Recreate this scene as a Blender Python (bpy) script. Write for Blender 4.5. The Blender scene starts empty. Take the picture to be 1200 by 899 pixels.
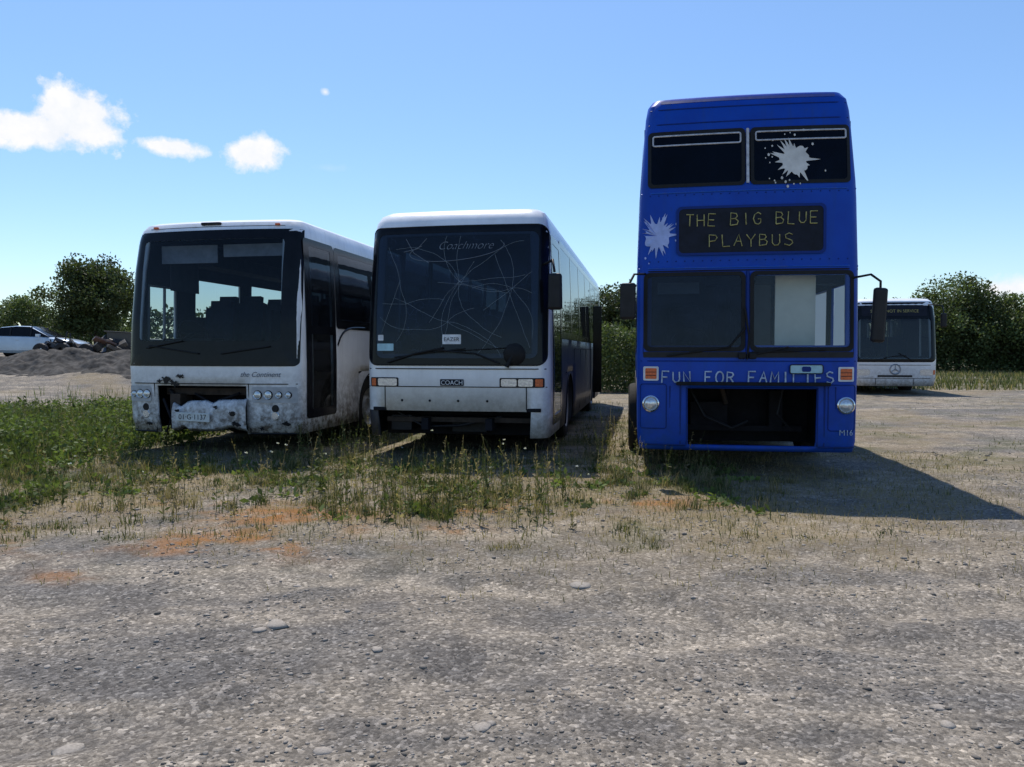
import bpy, math, random
import numpy as np
from mathutils import Vector, Matrix
random.seed(7); np.random.seed(7)
scene=bpy.context.scene
COL=scene.collection

# ------------------------------------------------------------------ helpers
def ss(a,b,x):
    t=np.clip((np.asarray(x,dtype=float)-a)/(b-a),0,1); return t*t*(3-2*t)
def vnoise(x,y,s=1.0,seed=0):
    x=np.asarray(x,dtype=float)*s+seed*17.3; y=np.asarray(y,dtype=float)*s-seed*9.1
    xi=np.floor(x); yi=np.floor(y); fx=x-xi; fy=y-yi
    fx=fx*fx*(3-2*fx); fy=fy*fy*(3-2*fy)
    def h(a,b):
        v=np.sin(a*127.1+b*311.7+seed*5.3)*43758.5453; return v-np.floor(v)
    return (h(xi,yi)*(1-fx)+h(xi+1,yi)*fx)*(1-fy)+(h(xi,yi+1)*(1-fx)+h(xi+1,yi+1)*fx)*fy
def fbm(x,y,s=1.0,seed=0,o=4):
    t=0;a=.5;n=0
    for i in range(o):
        t=t+a*vnoise(x,y,s*2**i,seed+i*3); n+=a; a*=.55
    return t/n
def ruts(x,y):
    r=x*.47+y*.88; q=-x*.30+y*.95
    a=np.exp(-((r-4.1-.12*np.sin(x*.7))/.17)**2)*ss(6,4.5,y)+np.exp(-((r-5.7-.1*np.sin(x*.6))/.19)**2)*ss(7,5.5,y)
    b=np.exp(-((q-3.3-.1*np.sin(x*.9))/.15)**2)+np.exp(-((q-5.0-.08*np.sin(x*.8+1))/.16)**2)
    return np.clip(a+.8*b*ss(6.5,5,y),0,1)
def GH(x,y):
    x=np.asarray(x,dtype=float); y=np.asarray(y,dtype=float)
    h=1.15*ss(-8,-13.5,x)*ss(17,29,y)
    h=h+0.5*ss(-14,-20,x)*ss(36.5,41,y)
    h=h+0.12*ss(6.5,10,x)*ss(14,22,y)
    h=h+0.07*(fbm(x,y,.6,3)-.5)+0.04*(fbm(x,y,3.1,9)-.5)
    h=h+0.25*(fbm(x,y,.1,5)-.5)*ss(22,45,np.hypot(x,y))
    return h-.035*ruts(x,y)

class MB:
    def __init__(s): s.v=[];s.f=[];s.m=[]
    def add(s,v,f,mi=0,M=None):
        o=len(s.v)
        if M is not None: v=[tuple(M@Vector(p)) for p in v]
        s.v+= [tuple(p) for p in v]
        s.f+= [tuple(i+o for i in q) for q in f]
        s.m+= [mi]*len(f)
    def box(s,c,d,mi=0,rot=None,taper=1.0):
        x,y,z=d[0]/2,d[1]/2,d[2]/2
        v=[(-x,-y,-z),(x,-y,-z),(x,y,-z),(-x,y,-z),(-x*taper,-y*taper,z),(x*taper,-y*taper,z),(x*taper,y*taper,z),(-x*taper,y*taper,z)]
        f=[(0,3,2,1),(4,5,6,7),(0,1,5,4),(1,2,6,5),(2,3,7,6),(3,0,4,7)]
        M=Matrix.Translation(c)
        if rot: M=M@Matrix.Rotation(rot[2],4,'Z')@Matrix.Rotation(rot[1],4,'Y')@Matrix.Rotation(rot[0],4,'X')
        s.add(v,f,mi,M)
    def lathe(s,prof,c,axis='x',n=32,mi=0,mis=None):
        v=[]
        for k in range(n):
            t=2*math.pi*k/n
            for r,a in prof:
                p={'x':(a,r*math.cos(t),r*math.sin(t)),'y':(r*math.cos(t),a,r*math.sin(t)),'z':(r*math.cos(t),r*math.sin(t),a)}[axis]
                v.append((p[0]+c[0],p[1]+c[1],p[2]+c[2]))
        m=len(prof); f=[]; ms=[]
        for j in range(m-1):
            for k in range(n):
                k2=(k+1)%n
                f.append((k*m+j,k*m+j+1,k2*m+j+1,k2*m+j))
            ms+= [mis[j] if mis else mi]*n
        o=len(s.v); s.v+=v; s.f+=[tuple(i+o for i in q) for q in f]; s.m+=ms
    def tube(s,pts,rs,n=8,mi=0):
        pts=[Vector(p) for p in pts]; v=[];f=[]
        for i,p in enumerate(pts):
            d=(pts[min(i+1,len(pts)-1)]-pts[max(i-1,0)]).normalized()
            ref=Vector((0.31,0.17,.93)) if abs(d.z)<.9 else Vector((1,0,0))
            a=d.cross(ref).normalized(); b=d.cross(a)
            r=rs[i] if hasattr(rs,'__len__') else rs
            for k in range(n):
                t=2*math.pi*k/n; v.append(tuple(p+a*(r*math.cos(t))+b*(r*math.sin(t))))
        for i in range(len(pts)-1):
            for k in range(n):
                k2=(k+1)%n; f.append((i*n+k,i*n+k2,(i+1)*n+k2,(i+1)*n+k))
        f.append(tuple(range(n))[::-1]); f.append(tuple((len(pts)-1)*n+k for k in range(n)))
        s.add(v,f,mi)
    def obj(s,name,mats,parent=None,smooth=None,bevel=None,loc=None):
        me=bpy.data.meshes.new(name); me.from_pydata(s.v,[],s.f)
        for m in mats: me.materials.append(m)
        me.polygons.foreach_set('material_index',s.m)
        if smooth:
            me.polygons.foreach_set('use_smooth',[True]*len(me.polygons))
            me.set_sharp_from_angle(angle=math.radians(smooth))
        me.update()
        o=bpy.data.objects.new(name,me); COL.objects.link(o)
        if parent: o.parent=parent
        if loc: o.location=loc
        if bevel:
            b=o.modifiers.new('b','BEVEL'); b.width=bevel; b.segments=2; b.limit_method='ANGLE'
        return o

def empty(name,loc,rz=0):
    e=bpy.data.objects.new(name,None); e.location=loc; e.rotation_euler=(0,0,rz); e.empty_display_size=.3
    COL.objects.link(e); return e

def fastmesh(name,V,F,mats,col=None,mi=None,parent=None,smooth=False):
    V=np.asarray(V,dtype=np.float32);F=np.asarray(F,dtype=np.int32)
    k=F.shape[1]; me=bpy.data.meshes.new(name)
    me.vertices.add(len(V)); me.vertices.foreach_set('co',V.ravel())
    me.loops.add(F.size); me.loops.foreach_set('vertex_index',F.ravel())
    me.polygons.add(len(F)); me.polygons.foreach_set('loop_start',np.arange(0,F.size,k,dtype=np.int32))
    me.polygons.foreach_set('loop_total',np.full(len(F),k,dtype=np.int32))
    for m in mats: me.materials.append(m)
    if mi is not None: me.polygons.foreach_set('material_index',np.asarray(mi,dtype=np.int32))
    if smooth: me.polygons.foreach_set('use_smooth',[True]*len(F))
    me.update(calc_edges=True); me.validate()
    if col is not None:
        a=me.color_attributes.new('col','FLOAT_COLOR','POINT')
        c=np.ones((len(V),4),dtype=np.float32); c[:,:col.shape[1]]=col
        a.data.foreach_set('color',c.ravel())
    o=bpy.data.objects.new(name,me); COL.objects.link(o)
    if parent: o.parent=parent
    return o

# ------------------------------------------------------------------ materials
def newmat(name):
    m=bpy.data.materials.new(name); m.use_nodes=True; nt=m.node_tree
    return m,nt,nt.nodes,nt.links,nt.nodes['Principled BSDF']
def noise(N,L,vec,scale,detail=4,rough=.55):
    n=N.new('ShaderNodeTexNoise'); n.inputs['Scale'].default_value=scale; n.inputs['Detail'].default_value=detail; n.inputs['Roughness'].default_value=rough
    if vec is not None: L.new(vec,n.inputs['Vector'])
    return n.outputs['Fac']
def ramp(N,L,fac,stops):
    r=N.new('ShaderNodeValToRGB'); e=r.color_ramp.elements
    while len(e)<len(stops): e.new(.5)
    for i,(p,c) in enumerate(stops):
        e[i].position=p; e[i].color=(c[0],c[1],c[2],1) if hasattr(c,'__len__') else (c,c,c,1)
    L.new(fac,r.inputs[0]); return r.outputs[0]
def mixc(N,L,f,a,b,mode='MIX'):
    m=N.new('ShaderNodeMix'); m.data_type='RGBA'; m.blend_type=mode
    for s,val in ((m.inputs[0],f),(m.inputs[6],a),(m.inputs[7],b)):
        if isinstance(val,bpy.types.NodeSocket): L.new(val,s)
        elif hasattr(val,'__len__'): s.default_value=(val[0],val[1],val[2],1)
        else: s.default_value=val
    return m.outputs[2]
def math_(N,L,op,a,b=0.0,c=None,clamp=False):
    m=N.new('ShaderNodeMath'); m.operation=op
    if isinstance(c,bool): clamp=c; c=None
    m.use_clamp=clamp
    for i,val in enumerate((a,b) if c is None else (a,b,c)):
        if isinstance(val,bpy.types.NodeSocket): L.new(val,m.inputs[i])
        else: m.inputs[i].default_value=val
    return m.outputs[0]
def bump(N,L,P,h,strength=.3,dist=.01):
    b=N.new('ShaderNodeBump'); b.inputs['Strength'].default_value=strength; b.inputs['Distance'].default_value=dist
    L.new(h,b.inputs['Height']); L.new(b.outputs[0],P.inputs['Normal'])

def paint(name,col,rough=.35,dirt=.35,dcol=(.16,.13,.10),zt=1.2,coat=.3,fade=None,streak=.25,patch=0,spec=.5):
    m,nt,N,L,P=newmat(name)
    tc=N.new('ShaderNodeTexCoord'); o=tc.outputs['Object']
    n1=noise(N,L,o,1.6,6,.6); n2=noise(N,L,o,11,6,.7)
    mp=N.new('ShaderNodeMapping'); mp.inputs['Scale'].default_value=(9,9,.7); L.new(o,mp.inputs[0])
    n3=noise(N,L,mp.outputs[0],1.3,4,.6)
    base=mixc(N,L,ramp(N,L,n1,[(.38,0),(.64,1)]),col,fade if fade else tuple(c*.86 for c in col))
    sx=N.new('ShaderNodeSeparateXYZ'); L.new(o,sx.inputs[0])
    zz=math_(N,L,'MULTIPLY_ADD',sx.outputs[2],-1/zt,1.0,clamp=True)
    d=math_(N,L,'MULTIPLY',zz,math_(N,L,'MULTIPLY',ramp(N,L,n2,[(.35,.15),(.60,1)]),dirt*1.5),clamp=True)
    st=math_(N,L,'MULTIPLY',ramp(N,L,n3,[(.50,0),(.78,1)]),streak)
    d=math_(N,L,'MAXIMUM',d,st)
    if patch:
        n4=noise(N,L,o,4.3,8,.7)
        d=math_(N,L,'MAXIMUM',d,math_(N,L,'MULTIPLY',ramp(N,L,n4,[(.60,0),(.66,1)]),patch))
    c=mixc(N,L,d,base,dcol); L.new(c,P.inputs['Base Color'])
    L.new(math_(N,L,'MULTIPLY_ADD',d,.5,rough,clamp=True),P.inputs['Roughness'])
    P.inputs['Coat Weight'].default_value=coat; P.inputs['Coat Roughness'].default_value=.15; P.inputs['Specular IOR Level'].default_value=spec
    bump(N,L,P,noise(N,L,o,2.3,3,.5),.25,.03)
    return m
def simple(name,col,rough=.5,metal=0,var=.2,scale=8,bmp=.1,spec=.5):
    m,nt,N,L,P=newmat(name)
    tc=N.new('ShaderNodeTexCoord'); o=tc.outputs['Object']
    n=noise(N,L,o,scale,5,.6)
    c=mixc(N,L,ramp(N,L,n,[(.3,0),(.7,1)]),tuple(x*(1-var) for x in col),tuple(min(1,x*(1+var)) for x in col))
    L.new(c,P.inputs['Base Color']); P.inputs['Roughness'].default_value=rough; P.inputs['Metallic'].default_value=metal
    P.inputs['Specular IOR Level'].default_value=spec
    if bmp: bump(N,L,P,n,bmp,.01)
    return m
def glass(name,tint,dust_sheen=.06,dcol=(.35,.35,.33),rough=.02,ior=1.5,k=1.0,craze=0):
    m,nt,N,L,P=newmat(name); N.remove(P)
    out=[n for n in N if n.type=='OUTPUT_MATERIAL'][0]
    tc=N.new('ShaderNodeTexCoord'); o=tc.outputs['Object']
    tr=N.new('ShaderNodeBsdfTransparent'); tr.inputs[0].default_value=(*tint,1)
    gl=N.new('ShaderNodeBsdfGlossy'); gl.inputs['Roughness'].default_value=rough; gl.inputs[0].default_value=(.9,.95,1,1)
    fr=N.new('ShaderNodeFresnel'); fr.inputs[0].default_value=ior
    b=N.new('ShaderNodeBump'); b.inputs['Strength'].default_value=.12; b.inputs['Distance'].default_value=.05
    L.new(noise(N,L,o,1.2,2,.5),b.inputs['Height']); L.new(b.outputs[0],gl.inputs['Normal'])
    f=math_(N,L,'MULTIPLY',math_(N,L,'MINIMUM',fr.outputs[0],.9),k)
    mx=N.new('ShaderNodeMixShader'); L.new(f,mx.inputs[0]); L.new(tr.outputs[0],mx.inputs[1]); L.new(gl.outputs[0],mx.inputs[2])
    df=N.new('ShaderNodeBsdfDiffuse'); df.inputs[0].default_value=(*dcol,1)  # dust film; a blue dcol also paints the sky's reflection into it
    n=noise(N,L,o,3.5,7,.7)
    dd=math_(N,L,'MULTIPLY',ramp(N,L,n,[(.3,.2),(.75,1)]),dust_sheen*1.6)
    if craze:
        vz=N.new('ShaderNodeTexVoronoi'); vz.feature='DISTANCE_TO_EDGE'; vz.inputs['Scale'].default_value=9
        nd=N.new('ShaderNodeTexNoise'); nd.inputs['Scale'].default_value=4; L.new(o,nd.inputs['Vector'])
        L.new(mixc(N,L,.12,o,nd.outputs['Color']),vz.inputs['Vector'])
        ed=ramp(N,L,vz.outputs[0],[(.0,1),(.012,0)]); ar=ramp(N,L,noise(N,L,o,1.1,3,.5),[(.50,0),(.62,1)])
        dd=math_(N,L,'ADD',dd,math_(N,L,'MULTIPLY',math_(N,L,'MULTIPLY',ed,ar),craze))
    m2=N.new('ShaderNodeMixShader'); L.new(dd,m2.inputs[0]); L.new(mx.outputs[0],m2.inputs[1]); L.new(df.outputs[0],m2.inputs[2])
    L.new(m2.outputs[0],out.inputs[0]); return m
def translucent_white(name,col):
    m,nt,N,L,P=newmat(name); out=[q for q in N if q.type=='OUTPUT_MATERIAL'][0]
    P.inputs['Base Color'].default_value=(*col,1); t=N.new('ShaderNodeBsdfTranslucent'); t.inputs[0].default_value=(*col,1)
    mx=N.new('ShaderNodeMixShader'); mx.inputs[0].default_value=.65; L.new(P.outputs[0],mx.inputs[1]); L.new(t.outputs[0],mx.inputs[2]); L.new(mx.outputs[0],out.inputs[0]); return m

WHITE=paint('white_paint',(.83,.84,.86),.35,1.0,dcol=(.13,.105,.085),zt=1.3,streak=.18,patch=.14)
WHITE2=paint('white_paint_clean',(.86,.87,.89),.3,.6,zt=1.1,streak=.10)
BLUE=paint('blue_paint',(.002,.046,.36),.45,.5,dcol=(.02,.06,.17),zt=1.3,coat=.05,fade=(.003,.062,.43),streak=.30,patch=.30,spec=.22)
BLUED=paint('blue_dark',(.002,.026,.19),.45,.5,dcol=(.02,.04,.09),zt=1.3,coat=0,spec=.2)
BLUEL=paint('blue_light_edge',(.006,.08,.45),.4,.1,zt=1.3,coat=0,spec=.3)
SIDE_SHADE=paint('side_panel_shade',(.03,.036,.055),.4,.5,dcol=(.10,.085,.07),coat=.1)  # shade of the lower coach side is put into this paint colour
BLACKG=simple('black_gloss',(.006,.007,.010),.15,var=.3,bmp=.03,spec=.18)
RUB=simple('rubber',(.010,.010,.011),.6,var=.3,scale=30,spec=.25)
TYRE=simple('tyre',(.022,.021,.02),.85,var=.35,scale=40,spec=.3)
PLAS=simple('black_plastic',(.014,.014,.017),.45,var=.3,spec=.25)
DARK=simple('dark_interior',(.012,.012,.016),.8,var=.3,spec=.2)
GREYI=simple('grey_interior',(.05,.05,.058),.75,spec=.2)
LGREY=simple('light_interior',(.42,.43,.45),.6)
PANELW=simple('partition_board',(.80,.78,.76),.7,var=.10,scale=3)
BLIND=simple('sun_blind',(.36,.38,.44),.8)
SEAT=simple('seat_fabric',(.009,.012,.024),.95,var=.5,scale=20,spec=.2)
STEEL=simple('steel',(.35,.35,.36),.4,metal=.8,var=.3)
RIM=simple('rim_paint',(.35,.35,.35),.5,var=.35)
RUST=simple('rusty_metal',(.04,.028,.022),.8,var=.5)
CHROME=simple('chrome',(.75,.75,.76),.15,metal=1,var=.05,bmp=0)
LENS=simple('lamp_lens',(.62,.65,.68),.08,metal=.5,var=.25,scale=40,bmp=.2)
ORANGE=simple('orange_lens',(.62,.12,.03),.25,var=.3,scale=60,bmp=.2)
PLATE=simple('plate_white',(.60,.62,.61),.5,var=.2)
STICK=simple('sticker_blue',(.35,.55,.62),.6)
STICKW=simple('sticker_white',(.66,.68,.70),.6)
CHALK=simple('chalk_yellow',(.34,.31,.12),.9,var=.5,scale=25)
CHALKW=simple('letter_white',(.38,.46,.58),.8,var=.4,scale=18)
FRAMEW=simple('window_frame_white',(.45,.47,.52),.6,var=.3,scale=18)
SPLW=simple('splat_white',(.60,.58,.54),.7,var=.18)
SPLB=simple('splat_lilac',(.34,.42,.72),.7,var=.2)
SCRATCH=simple('glass_crack',(.26,.32,.36),.5,bmp=0)
GFAINT=simple('faint_lettering',(.10,.12,.15),.6,bmp=0)
ETCH=simple('etched_lettering',(.15,.18,.22),.6,bmp=0)
BOARD=simple('board_black',(.008,.010,.020),.5,var=.4,spec=.2)
G_CLEAR=glass('glass_clear',(.80,.86,.84),.02,k=.7)
G_FRONT=glass('glass_front_clear',(.50,.57,.62),.012,(.2,.24,.33),ior=1.4,k=.6)  # blue film colour, here and below, stands in for reflected sky
G_MED=glass('glass_medium',(.36,.41,.43),.03,k=.8)
G_DARK=glass('glass_dark',(.08,.10,.12),.03,(.18,.22,.30),ior=1.5,k=.8)
G_WS=glass('glass_windscreen_cracked',(.10,.14,.20),.06,(.10,.16,.30),ior=1.45,k=.6,craze=.35)
G_BLUE=glass('glass_dusty_sky_tint',(.16,.21,.28),.07,(.14,.20,.34),ior=1.4,k=.6)  # dust plus a painted blue-grey reflection
G_BLK=glass('glass_black',(.02,.025,.03),.03,(.03,.06,.2),ior=1.35,k=.5)
BRIGHT_PANE=translucent_white('bright_window_pane',(.85,.88,.9))  # white translucent pane added so the windows using it look bright

# ------------------------------------------------------------------ vehicle shell
def rr(x0,x1,z0,z1,r,nc=5,ne=10):
    P=[]
    def edge(a,b):
        for i in range(ne): t=i/ne; P.append((a[0]+(b[0]-a[0])*t,a[1]+(b[1]-a[1])*t))
    def arc(cx,cz,a0):
        for i in range(nc): t=a0+math.pi/2*i/nc; P.append((cx+r*math.cos(t),cz+r*math.sin(t)))
    edge((x0+r,z0),(x1-r,z0)); arc(x1-r,z0+r,-math.pi/2)
    edge((x1,z0+r),(x1,z1-r)); arc(x1-r,z1-r,0)
    edge((x1-r,z1),(x0+r,z1)); arc(x0+r,z1-r,math.pi/2)
    edge((x0,z1-r),(x0,z0+r)); arc(x0+r,z0+r,math.pi)
    return P

class Shell:
    def __init__(s,prof,r,bow,par):
        s.p=prof;s.r=r;s.bow=bow;s.par=par
    def at(s,z):
        p=s.p; zs=[q[0] for q in p]
        return [float(np.interp(z,zs,[q[k] for q in p])) for k in (1,2,3)]
    def fp(s,x,z,off=0):
        hw,yf,yr=s.at(z); r=s.r; a=min(abs(x),hw-.001)
        y=yf
        if a>hw-r: y=yf+r-math.sqrt(max(0,r*r-(a-hw+r)**2))
        y+=s.bow*(a/hw)**2*max(0,1-(y-yf))
        return (max(-hw-off*.7,min(hw+off*.7,x)) ,y-off,z)
    def rp(s,x,z,off=0):
        hw,yf,yr=s.at(z); return (x,yr+off,z)
    def sp(s,side):
        def f(y,z,off=0):
            hw,yf,yr=s.at(z); return (side*(hw+off),y,z)
        return f
    def body(s,name,mats,matf,F=(),R=(),Lh=(),B=(),zx=(),inner=DARK,thick=.035):
        zs=set(round(q[0],4) for q in s.p)|set(zx)
        for h in list(F)+list(R)+list(Lh)+list(B): zs|={h[2],h[3]}
        zs=sorted(zs)
        z2=[zs[0]]
        for a in zs[1:]:
            n=max(1,int((a-z2[-1])/.3)); b=z2[-1]
            for i in range(1,n+1): z2.append(b+(a-b)*i/n)
        zs=z2
        hw0=max(q[1] for q in s.p)-s.r
        xs=set(np.linspace(-hw0,hw0,15).round(4))
        for h in list(F)+list(B): xs|={h[0],h[1]}
        xs=sorted(x for x in xs if -hw0<=x<=hw0); xn=[x/hw0 for x in xs]
        ymx=max(q[2] for q in s.p)+s.r+.02; ymn=min(q[3] for q in s.p)-s.r-.02
        ys=set(np.linspace(ymx,ymn,14).round(4))
        for h in list(R)+list(Lh): ys|={h[0],h[1]}
        ys0=min([h[0] for h in list(R)+list(Lh)]+[ymx])
        ys=sorted(y for y in ys if min(ymx,ys0)<=y<=ymn)
        nc=6; rings=[]; tags=[]
        for j,z in enumerate(zs):
            hw,yf,yr=s.at(z); r=s.r; ring=[];tg=[]
            fx=[t*(hw-r) for t in xn]
            for i,x in enumerate(fx): ring.append((x,yf)); tg.append(('F',xs[i],xs[i+1]) if i<len(fx)-1 else ('c',1,1))
            for i in range(1,nc): t=-math.pi/2+math.pi/2*i/nc; ring.append((hw-r+r*math.cos(t),yf+r+r*math.sin(t))); tg.append(('c',1,1))
            ring.append((hw,yf+r)); tg.append(('r0',1,1))
            for i,y in enumerate(ys): ring.append((hw,max(y,yf+r+.002*(i+1)))); tg.append(('R',y,ys[i+1]) if i<len(ys)-1 else ('r0',1,1))
            ring.append((hw,yr-r)); tg.append(('c',1,1))
            for i in range(1,nc): t=math.pi/2*i/nc; ring.append((hw-r+r*math.cos(t),yr-r+r*math.sin(t))); tg.append(('c',1,1))
            for i,x in enumerate(fx[::-1]): ring.append((x,yr)); tg.append(('B',xs[::-1][i+1],xs[::-1][i]) if i<len(fx)-1 else ('c',-1,-1))
            for i in range(1,nc): t=math.pi/2+math.pi/2*i/nc; ring.append((-hw+r+r*math.cos(t),yr-r+r*math.sin(t))); tg.append(('c',-1,-1))
            ring.append((-hw,yr-r)); tg.append(('r0',-1,-1))
            yl=ys[::-1]
            for i,y in enumerate(yl): ring.append((-hw,max(y,yf+r+.002*(len(yl)-i)))); tg.append(('L',yl[i+1],y) if i<len(yl)-1 else ('r0',-1,-1))
            ring.append((-hw,yf+r)); tg.append(('c',-1,-1))
            for i in range(1,nc): t=math.pi+math.pi/2*i/nc; ring.append((-hw+r+r*math.cos(t),yf+r+r*math.sin(t))); tg.append(('c',-1,-1))
            ring=[(x,y+s.bow*(min(1,abs(x)/hw))**2*max(0,1-max(0,y-yf))) for x,y in ring]
            rings.append([(x,y,z) for x,y in ring]); tags=tg
        mb=MB(); n=len(rings[0]); 
        for rg in rings: mb.v+=rg
        H={'F':F,'R':R,'L':Lh,'B':B}
        for j in range(len(zs)-1):
            zc=(zs[j]+zs[j+1])/2
            for i in range(n):
                k,a,b=tags[i]; ac=(a+b)/2
                if k in H and any(h[0]<=ac<=h[1] and h[2]<=zc<=h[3] for h in H[k]): continue
                i2=(i+1)%n
                mb.f.append((j*n+i,j*n+i2,(j+1)*n+i2,(j+1)*n+i)); mb.m.append(matf(k,ac,zc))
        mb.f.append(tuple((len(zs)-1)*n+i for i in range(n))); mb.m.append(matf('T',0,9))
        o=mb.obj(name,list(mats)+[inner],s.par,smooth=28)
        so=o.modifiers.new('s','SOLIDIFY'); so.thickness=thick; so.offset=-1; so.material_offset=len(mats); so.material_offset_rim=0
        return o
    def ring(s,name,surf,outer,inner,mat,off=.006):
        mb=MB(); n=len(outer); K=4; v=[]
        for k in range(K+1):
            t=k/K; v+=[surf(a[0]+(b[0]-a[0])*t,a[1]+(b[1]-a[1])*t,off) for a,b in zip(outer,inner)]
        f=[(k*n+i,k*n+(i+1)%n,(k+1)*n+(i+1)%n,(k+1)*n+i) for k in range(K) for i in range(n)]
        mb.add(v,f); return mb.obj(name,[mat],s.par,smooth=50)
    def patch(s,name,surf,x0,x1,z0,z1,r,mat,off=.01,nx=16):
        zl=sorted(set([z0+r*(1-math.cos(math.pi/2*i/5)) for i in range(6)]+[z1-r*(1-math.cos(math.pi/2*i/5)) for i in range(6)]+list(np.linspace(z0+r,z1-r,8)))) if r>0 else list(np.linspace(z0,z1,8))
        v=[];f=[]
        for z in zl:
            dz=min(z-z0,z1-z); sh=0
            if r>0 and dz<r: sh=r-math.sqrt(max(0,r*r-(r-dz)**2))
            for i in range(nx+1): v.append(surf(x0+sh+(x1-x0-2*sh)*i/nx,z,off))
        for j in range(len(zl)-1):
            for i in range(nx): f.append((j*(nx+1)+i,j*(nx+1)+i+1,(j+1)*(nx+1)+i+1,(j+1)*(nx+1)+i))
        mb=MB(); mb.add(v,f); return mb.obj(name,[mat],s.par,smooth=60)
    def line(s,name,surf,pts,r,mat,off=.01,closed=False,raw=False):
        cu=bpy.data.curves.new(name,'CURVE'); cu.dimensions='3D'; cu.bevel_depth=r; cu.bevel_resolution=1
        lst=pts if isinstance(pts[0],list) else [pts]
        for pl in lst:
            sp=cu.splines.new('POLY'); sp.points.add(len(pl)-1)
            for i,p in enumerate(pl):
                q=surf(p[0],p[1],off) if not raw else p
                sp.points[i].co=(*q,1)
            sp.use_cyclic_u=closed
        cu.materials.append(mat)
        o=bpy.data.objects.new(name,cu); COL.objects.link(o); o.parent=s.par; return o

def wheel(par,name,c,r=.5,w=.3,side=1,rim=RIM):
    mb=MB(); a=w/2*side
    prof=[(0,a*.55),(.10,a*.55),(.12,a*.85),(.17,a*.85),(.19,a*.45),(.40*r,a*.35),(.56*r,a*.5),(.60*r,a*.9),(.63*r,a),(.9*r,a*1.02),(.97*r,a*.88),(r,a*.6),(r,-a*.6),(.97*r,-a*.9),(.6*r,-a),(.5*r,-a*.5),(0,-a*.5)]
    mis=[0,0,0,0,0,0,0,0,1,1,1,1,1,1,1,1]
    mb.lathe(prof,c,'x',36,mis=mis)
    for k in range(10):
        t=2*math.pi*k/10; mb.lathe([(.012,a*.5),(.012,a*.95),(0,a*.95)],(c[0],c[1]+.145*math.cos(t)*r/.5,c[2]+.145*math.sin(t)*r/.5),'x',6,mi=0)
    return mb.obj(name,[rim,TYRE],par,smooth=35)
def arch(S,name,side,yc,R,zc,y0,y1,z0,z1,mat):
    mb=MB(); f_=S.sp(side); n=24; v=[];f=[]
    a0=math.asin((z0-zc)/R) if z0>zc-R else -1.2
    for i in range(n+1):
        t=a0+(math.pi-2*a0)*i/n; cx,cz=math.cos(t),math.sin(t)
        k=1e9
        if cx>1e-6:k=min(k,(y1-yc)/cx)
        if cx<-1e-6:k=min(k,(y0-yc)/cx)
        if cz>1e-6:k=min(k,(z1-zc)/cz)
        if cz<-1e-6:k=min(k,(z0-zc)/cz)
        k=max(k,R)
        v.append(f_(yc+R*cx,zc+R*cz,.0)); v.append(f_(yc+k*cx,zc+k*cz,0))
        v.append(tuple(a+b for a,b in zip(f_(yc+R*cx,zc+R*cz,0),(-side*.5,0,0))))
    for i in range(n):
        b=i*3; f.append((b,b+1,b+4,b+3)); f.append((b,b+3,b+5,b+2))
    mb.add(v,f); mb.obj(name,[mat],S.par,smooth=30)
    b=[f_(yc+(R-.005)*math.cos(a0+(math.pi-2*a0)*i/n),zc+(R-.005)*math.sin(a0+(math.pi-2*a0)*i/n),.004) for i in range(n+1)]
    S.line(name+'_lip',None,b,.012,RUB,raw=True)

def seat(mb,x,y,z,w=.44,mi=0):
    mb.box((x,y,z+.42),(w,.44,.14),mi); mb.box((x,y+.24,z+.80),(w,.12,.68),mi,rot=(-.18,0,0)); mb.box((x,y+.30,z+1.17),(w*.7,.10,.16),mi,rot=(-.15,0,0))
    mb.box((x,y,z+.18),(w*.5,.3,.36),mi)
def steering(mb,c,r=.23,mi=0):
    M=Matrix.Translation(c)@Matrix.Rotation(math.radians(-55),4,'X')
    pts=[tuple(M@Vector((r*math.cos(t),r*math.sin(t),0))) for t in np.linspace(0,2*math.pi,25)]
    mb.tube(pts,.014,6,mi)
    mb.tube([tuple(M@Vector((-r,0,0))),tuple(M@Vector((r,0,0)))],.015,6,mi); mb.tube([tuple(M@Vector((0,0,0))),tuple(M@Vector((0,-.1,-.45)))],.03,8,mi)

def text(par,name,body,size,surf,cx,cz,mat,off=.012,align='CENTER',shear=0,thin=0):
    cu=bpy.data.curves.new(name,'FONT'); cu.body=body; cu.size=size; cu.align_x=align; cu.shear=shear; cu.offset=thin
    t=bpy.data.objects.new(name+'_t',cu); COL.objects.link(t)
    dg=bpy.context.evaluated_depsgraph_get(); me=bpy.data.meshes.new_from_object(t.evaluated_get(dg))
    bpy.data.objects.remove(t)
    for v in me.vertices: v.co=surf(cx+v.co.x,cz+v.co.y,off)
    me.materials.clear(); me.materials.append(mat); me.name=name
    o=bpy.data.objects.new(name,me); COL.objects.link(o); o.parent=par; return o

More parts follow.
